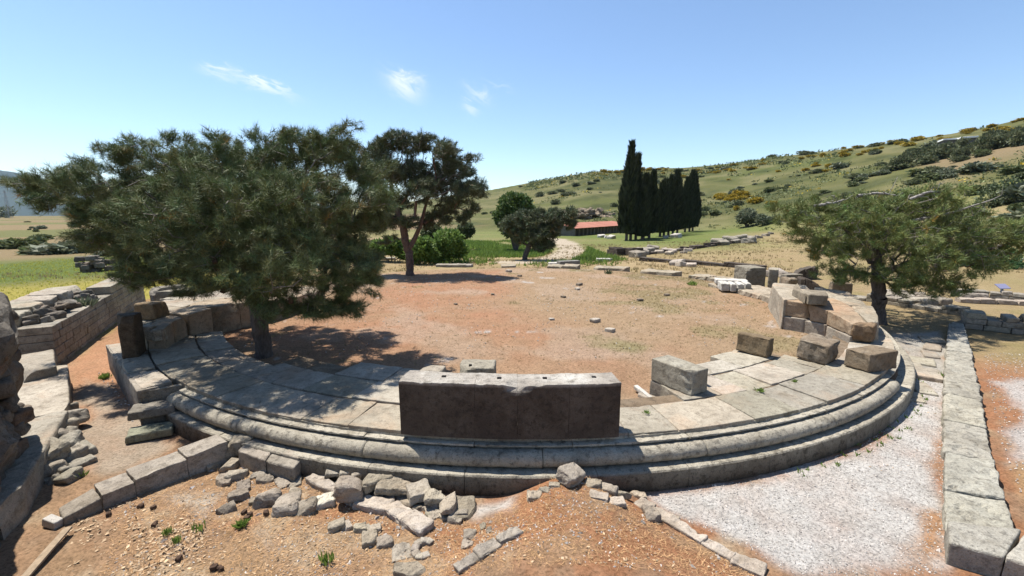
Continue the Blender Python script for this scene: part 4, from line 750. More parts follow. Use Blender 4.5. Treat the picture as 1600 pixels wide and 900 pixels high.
pine('large_pine', 'large spreading pine leaning out over the left of the temple floor', [g0-np.array([0, 0, .15]), wd(409, 520, Y1), wd(403, 480, Y1), wd(398, 430, Y1+.1), wd(385, 375, Y1+.2), wd(360, 325, Y1+.3), wd(330, 290, Y1+.3)], .2,
     [(45, 295, 22, .2), (95, 293, 30, .3), (75, 315, 18, .1), (150, 285, 36, -.3), (165, 318, 40, .5), (175, 240, 16, .2), (205, 235, 20, .2), (225, 222, 12, .3), (95, 266, 10, .2), (140, 258, 14, .1), (240, 268, 40, .8), (290, 258, 48, .5), (275, 216, 12, .4), (345, 224, 14, -.5), (400, 214, 12, .6), (455, 205, 14, .3), (345, 268, 55, -.8), (410, 255, 52, .8), (465, 240, 45, .3), (505, 228, 42, 0), (540, 202, 17, .2), (525, 250, 45, .9), (575, 270, 38, .8), (590, 310, 36, -.2),
      (205, 350, 62, .5), (170, 365, 38, .2), (290, 340, 80, -1), (380, 330, 85, -1.6), (470, 320, 80, -1), (550, 345, 55, .5), (260, 400, 58, .3), (225, 425, 34, .2), (345, 405, 70, -1.5), (440, 410, 78, -2), (530, 415, 62, -.8), (565, 440, 38, 0), (500, 465, 46, -1), (435, 470, 38, -1.4), (300, 445, 28, .4), (550, 478, 26, -.6), (575, 410, 30, .2), (470, 482, 24, -1), (530, 485, 22, -1), (385, 450, 40, -1.2),
      (360, 310, 85, 2.3), (470, 310, 75, 2.2), (260, 320, 65, 2.), (420, 390, 80, 1.8), (520, 380, 55, 2)], Y1, 3300, 17000, 34, .175, .0095, M_needle, M_bark, cones=40, flat=.72, sq=.9)
g1 = ground(641, 430); Y2 = g1[1]
pine('forked_pine', 'slender reddish pine with forked trunk at the far edge of the temple floor', [g1-np.array([0, 0, .1]), wd(640, 408, Y2), wd(636, 385, Y2), wd(630, 355, Y2), wd(620, 325, Y2+.2), wd(612, 295, Y2+.3), wd(610, 265, Y2+.2)], .24,
     [(598, 228, 22, 0), (585, 245, 24, .8), (622, 218, 20, 0), (645, 230, 26, .5), (665, 218, 14, .2), (690, 235, 26, -.5), (715, 262, 28, .3), (735, 248, 12, .3), (742, 292, 20, 0), (757, 305, 9, 0), (725, 300, 26, -.6), (600, 270, 34, -.7), (640, 272, 36, 1), (685, 282, 38, 1.2), (660, 300, 30, -1), (590, 305, 24, .4), (620, 320, 22, .8), (700, 322, 24, .5), (735, 326, 16, .4), (600, 340, 16, 0), (570, 275, 24, .8), (580, 335, 14, .5), (675, 335, 16, .6), (610, 372, 10, 0), (698, 345, 14, .2), (588, 352, 18, .3), (640, 345, 16, -.8), (615, 345, 16, .5), (725, 345, 12, .3), (600, 382, 8, .2), (665, 350, 12, .8)], Y2, 2000, 7600, 18, .26, .024, M_needle2, M_barkr, flat=.7, sq=.92, twigmin=.01)
ro = S.objects['forked_pine']; Q = [wd(637, 392, Y2), wd(648, 373, Y2), wd(657, 352, Y2), wd(664, 325, Y2), wd(672, 300, Y2)]; V, F = tubes(Q[:-1], Q[1:], np.array([.17, .15, .12, .09]), np.array([.15, .12, .09, .06]), 8); obj('trunk', mesh('trunk', V-np.array(ro.location), F, M_barkr, True, (1, 1, 1)), ro)
g2 = ground(1374, 506); Y3 = g2[1]
pine('wide_pine', 'wide low pine with bleached dead limbs beside the right wall fragment', [g2-np.array([0, 0, .15]), wd(1375, 470, Y3), wd(1374, 440, Y3), wd(1370, 410, Y3), wd(1367, 380, Y3+.1), wd(1362, 350, Y3), wd(1370, 325, Y3)], .22,
     [(1226, 325, 18, 0), (1245, 345, 30, .3), (1285, 325, 32, .3), (1290, 355, 36, -.4), (1340, 318, 28, .4), (1335, 345, 38, -.6), (1385, 325, 32, .6), (1430, 320, 32, .3), (1465, 308, 26, -.2), (1500, 330, 22, .2), (1255, 370, 20, .5), (1305, 390, 34, -.5), (1350, 385, 40, .9), (1400, 365, 44, -1), (1450, 355, 40, .6), (1490, 365, 36, -.3), (1530, 365, 30, .5), (1560, 368, 30, .3), (1592, 365, 26, .2), (1620, 370, 30, .2), (1310, 425, 26, -.3), (1345, 430, 24, -.6), (1440, 400, 40, -.8), (1490, 405, 38, -.2), (1530, 400, 26, .3), (1400, 425, 34, -.9), (1450, 440, 30, -.4), (1485, 450, 22, .2), (1425, 450, 18, -.6), (1570, 385, 18, .3), (1360, 350, 50, 2), (1440, 360, 50, 2)], Y3, 2200, 7600, 24, .19, .0145, M_needle3, M_bark, flat=.55, sq=.98, twigmin=.007,
     extra_dead=([(1425, 345, Y3), (1460, 338, Y3-.1), (1500, 328, Y3-.2), (1550, 312, Y3-.2)], [(1270, 322, Y3), (1300, 318, Y3), (1318, 312, Y3)], [(1340, 306, Y3), (1370, 302, Y3), (1398, 305, Y3)], [(1420, 312, Y3-.2), (1452, 300, Y3-.2), (1470, 300, Y3-.2)], [(1560, 385, Y3), (1580, 370, Y3), (1596, 366, Y3)], [(1440, 405, Y3-1), (1455, 412, Y3-1), (1465, 420, Y3-1)]))
g3 = ground(819, 406); Y4 = g3[1]
pine('leaning_pine', 'small dark pine with leaning trunk at the start of the dirt track', [g3-np.array([0, 0, .2]), wd(822, 395, Y4), wd(828, 382, Y4), wd(835, 365, Y4), wd(838, 345, Y4)], .28,
     [(800, 352, 18, 0), (820, 345, 20, .5), (845, 342, 18, 0), (870, 340, 18, .4), (890, 335, 12, 0), (838, 362, 22, -.6), (812, 370, 15, 0), (860, 360, 16, .3), (840, 380, 16, .2), (855, 382, 10, 0), (890, 350, 10, .4)], Y4, 900, 3600, 14, .36, .06, M_needle2, M_bark, flat=.8, twigmin=.015)
def cloud_leaves(cs, n, ln, wid, jit=.25):
    P = []; D = []
    w = np.array([r**2 for _, r in cs]); w = w/w.sum()
    for (c, r), ww in zip(cs, w):
        k = int(n*ww)+4; u = unit(k); rr = r*(.55+.5*rng.random((k, 1))**.6)*(1+.28*fbm(u*2.2+rng.random()*50, 3)[:, None]); q = c+u*rr*np.array([1, 1, .85]); P.append(q); d = u*.5+unit(k)*.8+np.array([0, 0, .25]); D.append(d/np.linalg.norm(d, axis=1, keepdims=True))
    P = np.concatenate(P); D = np.concatenate(D); n = len(P); g = 1+.22*fbm(P/max(ln*5, .3), 3)+.12*rng.normal(size=n); g = np.clip(g, .4, 1.8); t = np.column_stack([g*(1+.06*rng.normal(size=n)), g, g])
    return P, D, ln*rng.uniform(.7, 1.3, n), wid*rng.uniform(.7, 1.2, n), t
def bushy(name, label, cat, base, cs, n, ln, wid, mat, group=None, stem=.12, kind='quad'):
    base = np.asarray(base, float); root = empty(name, base, label, cat, group); P, D, L, W, T = cloud_leaves(cs, n, ln, wid)
    soup('foliage', mat, root, P, D, L, W, np.clip(T, .3, 2), kind)
    A = [base-np.array([0, 0, .2])]*len(cs); B = [c for c, r in cs]; V, F = tubes(A, B, np.full(len(cs), stem), np.full(len(cs), stem*.4), 6); obj('stem', mesh('stem', V-base, F, M_bark, True, (1, 1, 1)), root); return root
def bush_px(name, label, cat, lobes, Y, n, ln, wid, mat, group=None, stem=.1, base=None):
    cs = []
    for px, py, r, dy in lobes: c = wd(px, py, Y+dy); cs.append((c, r*np.linalg.norm(c-[0, 0, CAMZ])/FOC))
    mx = np.mean([c for c, r in cs], axis=0); b = np.array([mx[0], mx[1], float(terr(mx[0], mx[1]))]) if base is None else np.asarray(base); return bushy(name, label, cat, b, cs, n, ln, wid, mat, group, stem)
bush_px('round_broadleaf_tree', 'round bright green broadleaf tree behind the leaning pine', 'tree', [(803, 322, 22, 0), (790, 340, 18, 1), (822, 335, 16, .5), (800, 355, 18, 0), (815, 318, 14, 0)], 62, 5200, .55, .3, M_leafm, stem=.25)
for lab, lb, Y, mat in (('bright green bush right of the forked pine trunk', [(702, 378, 21, 0), (690, 395, 16, 0), (716, 390, 14, 1)], 42, M_leafg), ('low bright green bush behind the forked pine trunk', [(660, 388, 18, 0), (672, 398, 12, .3), (648, 398, 12, .3)], 40, M_leafg), ('small dark green bush beyond the bright ones', [(728, 360, 12, 0), (722, 366, 9, .5)], 62, M_leafd), ('fresh green bush left of the forked pine trunk', [(612, 385, 14, 0), (590, 390, 14, .5), (630, 395, 10, 0)], 42, M_leafg), ('dark rounded bush under the crown of the forked pine', [(675, 362, 12, 0), (668, 366, 9, .5)], 55, M_leafd)):
    bush_px('green_bush', lab, 'bush', lb, Y, 3400, .34, .2, mat, 'bushes behind the forked pine', .06)
bush_px('oleander_bush', 'dense dark oleander bush beyond the right pine', 'bush', [(1545, 418, 20, 0), (1560, 408, 16, .3), (1528, 425, 14, 0), (1572, 424, 13, 0)], 34, 3200, .5, .11, M_oleander, stem=.05)
bush_px('olive_tree', 'grey green olive tree at the edge of the dry field', 'tree', [(1168, 336, 10, 0), (1160, 342, 8, 1), (1176, 342, 8, 0)], 125, 1800, .6, .35, M_olive, stem=.25)
bush_px('broad_tree', 'dark broad tree mass at the right edge behind the pine', 'tree', [(1560, 312, 18, 0), (1585, 302, 18, 0), (1605, 310, 18, 0), (1545, 325, 12, 0), (1580, 325, 18, 0), (1625, 320, 20, 0)], 80, 4500, .5, .3, M_leafd, stem=.3)
for k, (px, py, r, lab) in enumerate(((1190, 342, 7, 'grey green shrub right of the olive tree'), (1205, 345, 6, 'small grey green shrub farthest right of the olive tree'), (1218, 345, 9, 'rounded shrub behind the left branch of the wide pine'))): bush_px('field_shrub', lab, 'bush', [(px, py, r, 0), (px+r*.8, py+2, r*.7, 1)], 120, 900, .55, .3, M_olive, 'shrubs beside the olive tree', .1)
# cypresses
CYP = [(978.5, 227, 376, 11.5), (993, 246, 374, 9), (1005, 277, 373, 10), (1014, 271, 372, 11), (1003, 300, 375, 9), (1031, 289, 370, 10), (1044, 279, 368, 10), (1051, 271, 367, 11), (1037, 285, 369, 9), (1058, 283, 365, 9), (1070, 281, 363, 9.5), (1077, 270, 362, 9.5), (1082, 271, 361, 8.5), (985, 262, 375, 9)]
LABC = ['tallest cypress standing at the left end of the grove', 'second tallest cypress, pointed, close to the tallest one', 'short blunt cypress third along the grove', 'bushy cypress with narrow tip right of the short blunt one', 'low cypress filling the gap beneath the second tallest', 'cypress with thin top beside the gap in the middle of the grove', 'middle cypress leaning against the taller one at its right', 'tallest cypress of the middle cluster', 'slim cypress inside the middle cluster', 'cypress with a bare grey branch between middle and right clusters', 'cypress on the left side of the right hand cluster', 'tallest cypress of the right hand cluster', 'cypress at the far right end of the grove', 'cypress crowded between the two tallest ones']
for (px, ty, by, hw), lab in zip(CYP, LABC):
    b = ground(px, by); Y = b[1]; top = wd(px, ty, Y); H = top[2]-b[2]; Wr = hw*math.hypot(b[0], b[1])/FOC; root = empty('cypress_tree', b, lab, 'tree', 'grove of dark cypresses')
    n = 2600; t = rng.random(n)**.85; z = .075+.925*t; prof = Wr*np.minimum(1, (1-z)*1.7)**.95*(.75+.25*np.minimum(1, (z-.06)*6)); a = rng.random(n)*2*math.pi; lump = 1+.2*fbm(np.column_stack([np.cos(a)*1.4, np.sin(a)*1.4, z*9])+hw*3, 3)
    rr = prof*lump*(.8+.25*rng.random(n)); bend = .3*np.sin(z*3+hw); P = np.column_stack([b[0]+rr*np.cos(a)+bend*z, b[1]+rr*np.sin(a), b[2]+z*H])
    D = np.column_stack([np.cos(a)*.35, np.sin(a)*.35, np.full(n, 1.)])+unit(n)*.25; D /= np.linalg.norm(D, axis=1, keepdims=True); g = np.clip(1+.2*rng.normal(size=n), .4, 1.7)
    soup('crown', M_cyp, root, P, D, rng.uniform(.8, 1.5, n), .42, np.column_stack([g, g, g]))
    mb = MB(); zz = np.linspace(.08, .96, 18); pr = Wr*np.minimum(1, (1-zz)*1.7)**.95*.72; aa = np.linspace(0, 2*math.pi, 11)[:-1]; V = np.stack([b[0]+pr[:, None]*np.cos(aa)+(.3*np.sin(zz*3+hw)*zz)[:, None], b[1]+pr[:, None]*np.sin(aa), np.broadcast_to((b[2]+zz*H)[:, None], (18, 10))], -1); ii = np.arange(180).reshape(18, 10); F = np.stack([ii[:-1], np.roll(ii[:-1], -1, 1), np.roll(ii[1:], -1, 1), ii[1:]], -1).reshape(-1, 4); mb.add(V.reshape(-1, 3), F, (.8, .8, .8)); mb.part('inner_foliage', M_cyp, root)
    V, F = tubes([b-np.array([0, 0, .3])], [b+np.array([0, 0, H*.12])], np.array([.3]), np.array([.25]), 7); obj('trunk', mesh('trunk', V-b, F, M_bark, True, (1, 1, 1)), root)
# hillside shrubs: a few meshes, many individuals
def blob_me(name, mat, n, r, ln, wid):
    cs = [(np.array([random.uniform(-.5, .5)*r, random.uniform(-.5, .5)*r, r*.55+random.uniform(-.2, .3)*r]), r*random.uniform(.5, .75)) for _ in range(5)]
    P, D, L, W, T = cloud_leaves(cs, n, ln, wid); P[:, 2] = np.abs(P[:, 2]); s = np.cross(D, unit(len(P))); s /= np.linalg.norm(s, axis=1, keepdims=True)
    V = np.stack([P, P+D*L[:, None]*.45+s*W[:, None]/2, P+D*L[:, None], P+D*L[:, None]*.45-s*W[:, None]/2], 1); return mesh(name, V.reshape(-1, 3), np.arange(len(P)*4).reshape(-1, 4), mat, False, np.repeat(np.clip(T, .3, 2), 4, 0))
def scrub_mass(n=15000):                    # the countless low growth between the single shrubs
    az = rng.uniform(-2, 50, n); t = rng.random(n); rr = np.interp(az, _az, _rr); rb = np.interp(az, _az, _rb); r = rb+(rr-rb)*t; x, y = r*np.sin(np.radians(az)), r*np.cos(np.radians(az)); k = (fb2(x, y, 38, 5, 71)+.5*fb2(x, y, 9, 3, 72)) > rng.uniform(-.05, .5, n); x, y, r = x[k], y[k], r[k]; n = len(x)
    per = 10; sz = rng.uniform(.4, 1.5, n)*r/260; c = np.column_stack([x, y, terr(x, y)]); P = np.repeat(c, per, 0)+unit(n*per)*np.repeat(sz, per)[:, None]*np.array([1.2, 1.2, .35]); D = unit(n*per)+np.array([0, 0, .4]); D /= np.linalg.norm(D, axis=1, keepdims=True); L = np.repeat(sz, per)*rng.uniform(.5, 1., n*per); s = np.cross(D, unit(n*per)); s /= np.linalg.norm(s, axis=1, keepdims=True); W = L*.6
    V = np.stack([P, P+D*L[:, None]*.45+s*W[:, None]/2, P+D*L[:, None], P+D*L[:, None]*.45-s*W[:, None]/2], 1); g = np.repeat(np.clip(1.15+.3*rng.normal(size=n), .6, 2), per); ye = np.repeat(rng.random(n) < .05, per); C = np.column_stack([g*(1+ye*2.6), g*(1+ye*1.3), g*(1-ye*.3)])
    tag(obj('hill_scrub', mesh('hill_scrub', V.reshape(-1, 3), np.arange(len(P)*4).reshape(-1, 4), M_scrub, False, np.repeat(C, 4, 0))), kind='stuff')
scrub_mass()
SH = [blob_me('hillside_shrub', m, 420, 1.6, .75, .5) for m in (M_scrub, M_scrub2, M_scrub, M_olive)]; BR = [blob_me('yellow_broom', M_broom, 380, 1.5, .6, .4) for _ in range(2)]
def put(me, p, s, name, label, cat, group): o = obj(name, me, None, p); o.scale = (s*random.uniform(.8, 1.9), s*random.uniform(.8, 1.6), s*random.uniform(.5, .95)); o.rotation_euler = (0, 0, random.uniform(0, 6.28)); return tag(o, label, cat, group)
cntS = cntB = 0; tries = 0
def skyline(px): return np.interp(px, [p[0] for p in _pr], [p[1] for p in _pr])
while cntS < 288 and tries < 6000:
    tries += 1; px = random.uniform(770, 1640) if random.random() < .9 else random.uniform(0, 170); sk = skyline(px); py = random.uniform(sk-2, 352) if px > 400 else random.uniform(346, 400)
    p = ground(px, py)
    if px > 400 and fb2(np.array([p[0]]), np.array([p[1]]), 60, 4, 31)[0] < random.uniform(-.25, .3): continue
    if math.hypot(p[0], p[1]) < (55 if px > 400 else 38): continue
    for q_ in range(random.choice((1, 2, 3, 5)) if px > 400 else 1):
        p2 = p+np.array([random.gauss(0, 3.2), random.gauss(0, 2.2), 0])*(q_ > 0); p2[2] = float(terr(p2[0], p2[1])); put(random.choice(SH), p2, random.choice((.35, .5, .7, .9, 1.3)) if px > 400 else random.uniform(.3, .9), 'hillside_shrub', 'low dark green shrub scattered over the open slopes and plain', 'bush', 'dark shrubs on the open slopes'); cntS += 1
tries = 0
while cntB < 130 and tries < 6000:
    tries += 1; px = random.uniform(930, 1640); sk = skyline(px); py = sk+abs(random.gauss(0, 1))*(24 if px > 1060 else 5)
    if random.random() < .35: px = random.gauss(1150, 25); py = random.gauss(298, 12); sk = skyline(px)
    if py < sk or py > 330: continue
    p = ground(px, py)
    if fb2(np.array([p[0]]), np.array([p[1]]), 40, 3, 33)[0] < -.1: continue
    put(random.choice(BR), p, random.uniform(.6, 1.3), 'yellow_broom', 'yellow flowering broom bush on the upper hillside', 'bush', 'yellow broom on the hill'); cntB += 1
TR = blob_me('hill_tree', M_scrub2, 700, 2.2, .8, .5)
for k in range(24):
    t = k/23; px = 1400+210*t+random.uniform(-6, 6); py = 262-46*t+random.uniform(-7, 7); o = put(TR, ground(px, py), random.uniform(.8, 1.4), 'hill_tree', 'dark tree in the belt crossing the hillside', 'tree', 'belt of trees on the hillside'); o.scale = (o.scale[0]*.75, o.scale[1]*.75, o.scale[2]*1.7)
for px, py in ((1206, 243), (1268, 238), (1365, 226), (1410, 220), (1395, 222), (1255, 239), (880, 283), (900, 288), (863, 300), (876, 297), (888, 302), (843, 304), (868, 316)): put(TR, ground(px, py+3), random.uniform(.8, 1.3), 'lone_hill_tree', 'lone small tree on the open grass of the hill', 'tree', 'lone trees on the hill')
def scatter(name, n, region, mat, hmin, hmax, wid, dens=None, kind='stuff', per=5, lean=.5):
    P = []; x0, x1, y0, y1 = region; x = rng.uniform(x0, x1, n); y = rng.uniform(y0, y1, n)
    keep = dens(x, y) > rng.random(n); x, y = x[keep], y[keep]; P = np.column_stack([x, y, terr(x, y)]); P = np.repeat(P, per, 0); P[:, :2] += rng.normal(size=(len(P), 2))*hmax*.3; D = unit(len(P))*lean+np.array([0, 0, 1.]); D /= np.linalg.norm(D, axis=1, keepdims=True)
    s = np.cross(D, unit(len(P))); s /= np.linalg.norm(s, axis=1, keepdims=True); L = rng.uniform(hmin, hmax, (len(P), 1)); V = np.stack([P-s*wid/2, P+s*wid/2, P+D*L], 1); g = np.clip(1+.2*rng.normal(size=len(P)), .5, 1.6)
    o = obj(name, mesh(name, V.reshape(-1, 3), np.arange(len(P)*3).reshape(-1, 3), mat, False, np.repeat(np.column_stack([g, g, g]), 3, 0))); return tag(o, kind='stuff')
def inring(x, y): return np.hypot(x-CX, y-CY)
scatter('dry_grass', 42000, (-12, 13, 9, 33), M_grass, .015, .06, .012, lambda x, y: (inring(x, y) < 13)*np.clip(sstep(.0, .5, fb2(x, y, 1.5, 5, 14)+.5*sstep(-2, 5, x-2)-.35)+.12, 0, 1))
scatter('thin_green_grass', 9000, (-6, 12, 11, 33), plain('olive_grass', (.17, .18, .07), .9), .02, .06, .014, lambda x, y: (inring(x, y) < 12)*sstep(.25, .5, fb2(x, y, 1.3, 4, 44)+.3*sstep(-2, 5, x-2)-.1)*.6)
scatter('field_grass', 26000, (-40, 60, 30, 75), M_grass, .08, .3, .06, lambda x, y: (inring(x, y) > 15)*sstep(-.3, .3, fb2(x, y, 5, 4, 45))*.5)
scatter('meadow_grass', 9000, (-48, -14, 17, 48), M_mead, .05, .16, .03, lambda x, y: (x < -16.5-(y-17)*.5)*.7)
scatter('valley_weeds', 26000, (-22, 12, 38, 85), M_green, .15, .6, .12, lambda x, y: sstep(38, 50, y)*sstep(-.3, .2, fb2(x, y, 7, 4, 46))*.8*(pdist(x, y, TRACK) > 2.6))
# weeds one can point at
def weed(px, py, s, lab, mat=M_green, n=40, z=None, h=1.):
    p = ground(px, py) if z is None else at(px, py, z); P = np.repeat(p[None], n, 0)+rng.normal(size=(n, 3))*np.array([s*.3, s*.3, 0]); D = unit(n)*.8+np.array([0, 0, h]); D /= np.linalg.norm(D, axis=1, keepdims=True); o = empty('green_weed', p, lab, 'weed'); soup('leaves', mat, o, P, D, s*rng.uniform(.6, 1.3, n), s*.22, np.ones((n, 3)), 'quad')
weed(376, 823, .1, 'bright green weed clump on the litter before the three squared stones', n=90)
weed(262, 836, .09, 'small yellow green weed on the leaf litter', h=2); weed(275, 850, .1, 'thin weed stalk beside the yellow green one', h=3, n=24); weed(511, 880, .13, 'thin upright weed at the bottom of the litter', h=3.5, n=30); weed(312, 830, .12, 'spindly weed by the pale gravel spot', h=4, n=16)
weed(1011, 646, .07, 'green tuft in a paving joint beside the pit', z=0); weed(1188, 612, .09, 'larger green tuft in the paving joint', z=0, n=60); weed(1241, 597, .07, 'small green tuft in the joint farther along the paving', z=0); weed(1472, 590, .14, 'green tuft beside the flagstone patch'); weed(127, 745, .1, 'green tuft at the end of the kerb in the shade edge'); weed(165, 592, .16, 'yellow green grass tuft at the foot of the podium side', n=80, h=1.6); weed(1082, 446, .3, 'green tuft on the sunken rim of the temple'); weed(950, 428, .3, 'dark green tuft on the sunken rim near the coping block', M_leafd); weed(285, 462, .35, 'leafy weed on the niche wall under the pine', n=80); weed(128, 482, .4, 'grey green plant growing from the rubble wall', M_olive, n=90, z=.3)
for k in range(10):
    px, py = 1180+k*22+random.uniform(-8, 8), 742-k*8-(k*.55)**2*1.2
scatter('moss_and_weeds', 1600, (1.5, 12, 5.5, 14), M_green, .02, .09, .03, lambda x, y: (np.abs(inring(x, y)-13.32) < .16)*(np.degrees(np.arctan2(y-CY, x-CX)) > -72)*.8, per=6)
for px, py, s in ((220, 793, .05), (240, 795, .05), (170, 806, .05), (382, 803, .05), (390, 806, .05), (386, 812, .05), (416, 805, .06), (242, 822, .05), (335, 890, .06), (280, 876, .05), (345, 892, .05), (210, 770, .05)):
    p = ground(px, py); m = MB(); box(m, p+np.array([0, 0, s*.5]), (s*1.5, s*1.1, s*1.1), random.uniform(0, 3), r=.02, amp=.012, sc=.03, res=.015); m.solo('fallen_pine_cone', M_cone, 'dark fallen pine cone lying on the needle litter', 'pine cone', 'fallen pine cones on the litter')
# dead leaves, pebbles
def flakes(name, n, poly, mat, smin, smax, tilt=.5, warp=.4, seed=3, dens=None, zoff=.01, thick=False):
    A = np.array(poly); x = rng.uniform(A[:, 0].min(), A[:, 0].max(), n); y = rng.uniform(A[:, 1].min(), A[:, 1].max(), n); k = inpoly(x, y, poly)
    if dens is not None: k &= dens(x, y) > rng.random(n)
    x, y = x[k], y[k]; n = len(x); P = np.column_stack([x, y, terr(x, y)+zoff]); D = unit(n)*np.array([1, 1, tilt]); D /= np.linalg.norm(D, axis=1, keepdims=True); U = np.array([0, 0, 1.])+unit(n)*tilt; s = np.cross(D, U); s /= np.linalg.norm(s, axis=1, keepdims=True); L = rng.uniform(smin, smax, (n, 1)); W = L*rng.uniform(.35, .7, (n, 1))
    g = np.clip(1+.28*rng.normal(size=(n, 1)), .4, 1.7)*np.array([1, 1, 1])
    if thick:                               # pebbles: flattened octahedra
        N_ = np.cross(D, s); H = W*.6; V = np.stack([P-D*L/2, P+s*W/2, P+D*L/2, P-s*W/2, P+N_*np.sign(N_[:, 2:3])*H, P-N_*np.sign(N_[:, 2:3])*H*.4], 1); f = np.array([[0, 1, 4], [1, 2, 4], [2, 3, 4], [3, 0, 4], [1, 0, 5], [2, 1, 5], [3, 2, 5], [0, 3, 5]]); F = (f[None]+(np.arange(n)*6)[:, None, None]).reshape(-1, 3); V = V.reshape(-1, 3); C = np.repeat(g, 6, 0)
    else: V = np.stack([P, P+D*L*.5+s*W/2, P+D*L+np.array([0, 0, .004]), P+D*L*.5-s*W/2], 1).reshape(-1, 3); F = np.arange(n*4).reshape(-1, 4); C = np.repeat(g, 4, 0)
    return tag(obj(name, mesh(name, V, F, mat, False, C)), kind='stuff')
LEAFP = gpoly([(60, 915), (110, 800), (190, 775), (300, 800), (330, 850), (300, 915)], -.6)
flakes('dead_leaves', 3400, LEAFP, M_leaflit, .02, .075, .35, zoff=.008, dens=lambda x, y: np.clip(.5+fb2(x, y, .55, 3, 66)*1.9, 0, 1))
flakes('dead_leaves_sparse', 5000, gpoly([(60, 915), (180, 780), (380, 690), (700, 810), (1250, 905)], -.6), M_leaflit, .02, .06, .5, dens=lambda x, y: np.clip(.35+fb2(x, y, .6, 3, 61), 0, 1))
flakes('gravel', 36000, G_RIGHT, M_peb, .012, .035, .4, zoff=.004, thick=True)
flakes('coarse_gravel', 900, G_RIGHT, M_peb, .035, .085, .4, zoff=.004, thick=True, dens=lambda x, y: np.clip(.25+fb2(x, y, .8, 3, 68)*1.5, 0, 1))
flakes('gravel_litter', 5000, G_RIGHT, M_leaflit, .015, .05, .3, zoff=.01, dens=lambda x, y: np.clip(fb2(x, y, .9, 4, 69)*1.4+.05, 0, 1))
flakes('litter_chips', 500, gpoly([(150, 915), (180, 790), (380, 690), (740, 810), (900, 755), (1250, 910)], -.6), M_peb, .05, .11, .4, zoff=.003, thick=True, dens=lambda x, y: np.clip(.2+fb2(x, y, .9, 3, 65)*1.5, 0, 1))
flakes('litter_pebbles', 8000, gpoly([(150, 915), (180, 790), (380, 690), (740, 810), (900, 755), (1250, 910)], -.6), M_peb, .012, .045, .4, zoff=.003, thick=True, dens=lambda x, y: np.clip(.3+fb2(x, y, .7, 3, 62)*1.2, 0, 1))
flakes('needle_straw', 16000, gpoly([(150, 915), (180, 790), (380, 690), (740, 810), (900, 755), (1250, 910)], -.6), plain('fallen_needle', (.45, .26, .13), .9), .05, .13, .25, zoff=.008) if False else None
def straw(name, n, poly, mat):
    A = np.array(poly); x = rng.uniform(A[:, 0].min(), A[:, 0].max(), n); y = rng.uniform(A[:, 1].min(), A[:, 1].max(), n); k = inpoly(x, y, poly); x, y = x[k], y[k]; n = len(x); P = np.column_stack([x, y, terr(x, y)+.008]); D = unit(n)*np.array([1, 1, .15]); D /= np.linalg.norm(D, axis=1, keepdims=True); s = np.column_stack([-D[:, 1], D[:, 0], np.zeros(n)]); L = rng.uniform(.05, .12, (n, 1)); g = np.clip(1+.3*rng.normal(size=(n, 1)), .4, 1.8)*np.array([1, 1, 1])
    V = np.stack([P-s*.0025, P+s*.0025, P+D*L], 1).reshape(-1, 3); return tag(obj(name, mesh(name, V, np.arange(n*3).reshape(-1, 3), mat, False, np.repeat(g, 3, 0))), kind='stuff')
straw('fallen_needles', 30000, gpoly([(150, 915), (180, 790), (380, 690), (740, 810), (900, 755), (1250, 910)], -.6), plain('fallen_needle', (.36, .22, .11), .9))
flakes('floor_pebbles', 7000, gpoly([(300, 545), (480, 470), (620, 420), (1000, 430), (1200, 480), (1150, 540), (960, 580), (600, 560)], -.25), M_peb, .03, .08, .4, thick=True, dens=lambda x, y: np.clip(fb2(x, y, 1.2, 4, 63)*1.6, 0.04, 1))
flakes('channel_pebbles', 900, gpoly([(150, 580), (175, 590), (235, 680), (220, 690)], -.74), M_peb, .03, .07, .4, thick=True)
flakes('outer_pebbles', 8000, gpoly([(1530, 560), (1700, 560), (1800, 900), (1600, 820), (1560, 700)], -.9), M_peb, .02, .05, .4, thick=True)
# ------------------------------------------------------------------ shed, outcrop, far buildings, pole, sign
a, b = ground(898, 369), ground(966, 363.5); e = (b-a); e[2] = 0; Ls = np.linalg.norm(e)*1.25; e /= np.linalg.norm(e); n = np.array([-e[1], e[0], 0]); Wd_ = 9.; k = a[1]/FOC; hE = 12.5*k*1.02; hR = hE+7.5*k*.75; z0 = a[2]-.3
sh = empty('long_shed', a, 'long low shed with terracotta roof beside the cypresses', 'shed')
def P_(u, v, z): return a+e*u+n*v+np.array([0, 0, z])
def quadpart(name, polys, mat):
    m = MB()
    for q in polys: m.add(np.array(q), [[0, 1, 2, 3]])
    return m.part(name, mat, sh)
quadpart('gable_wall', [[P_(0, 0, -.5), P_(0, Wd_, -.5), P_(0, Wd_/2, hR), P_(0, 0, hE)], [P_(0, Wd_, -.5), P_(0, Wd_, hE), P_(0, Wd_/2, hR), P_(0, Wd_/2, hR)]], M_shed)
quadpart('rear_wall', [[P_(0, Wd_, -.5), P_(Ls, Wd_, -.5), P_(Ls, Wd_, hE), P_(0, Wd_, hE)], [P_(Ls, 0, -.5), P_(Ls, Wd_, -.5), P_(Ls, Wd_, hE), P_(Ls, 0, hE)], [P_(.3, 1.2, -.5), P_(Ls, 1.2, -.5), P_(Ls, 1.2, hE), P_(.3, 1.2, hE)]], M_shed)
m = MB(); o_ = .5
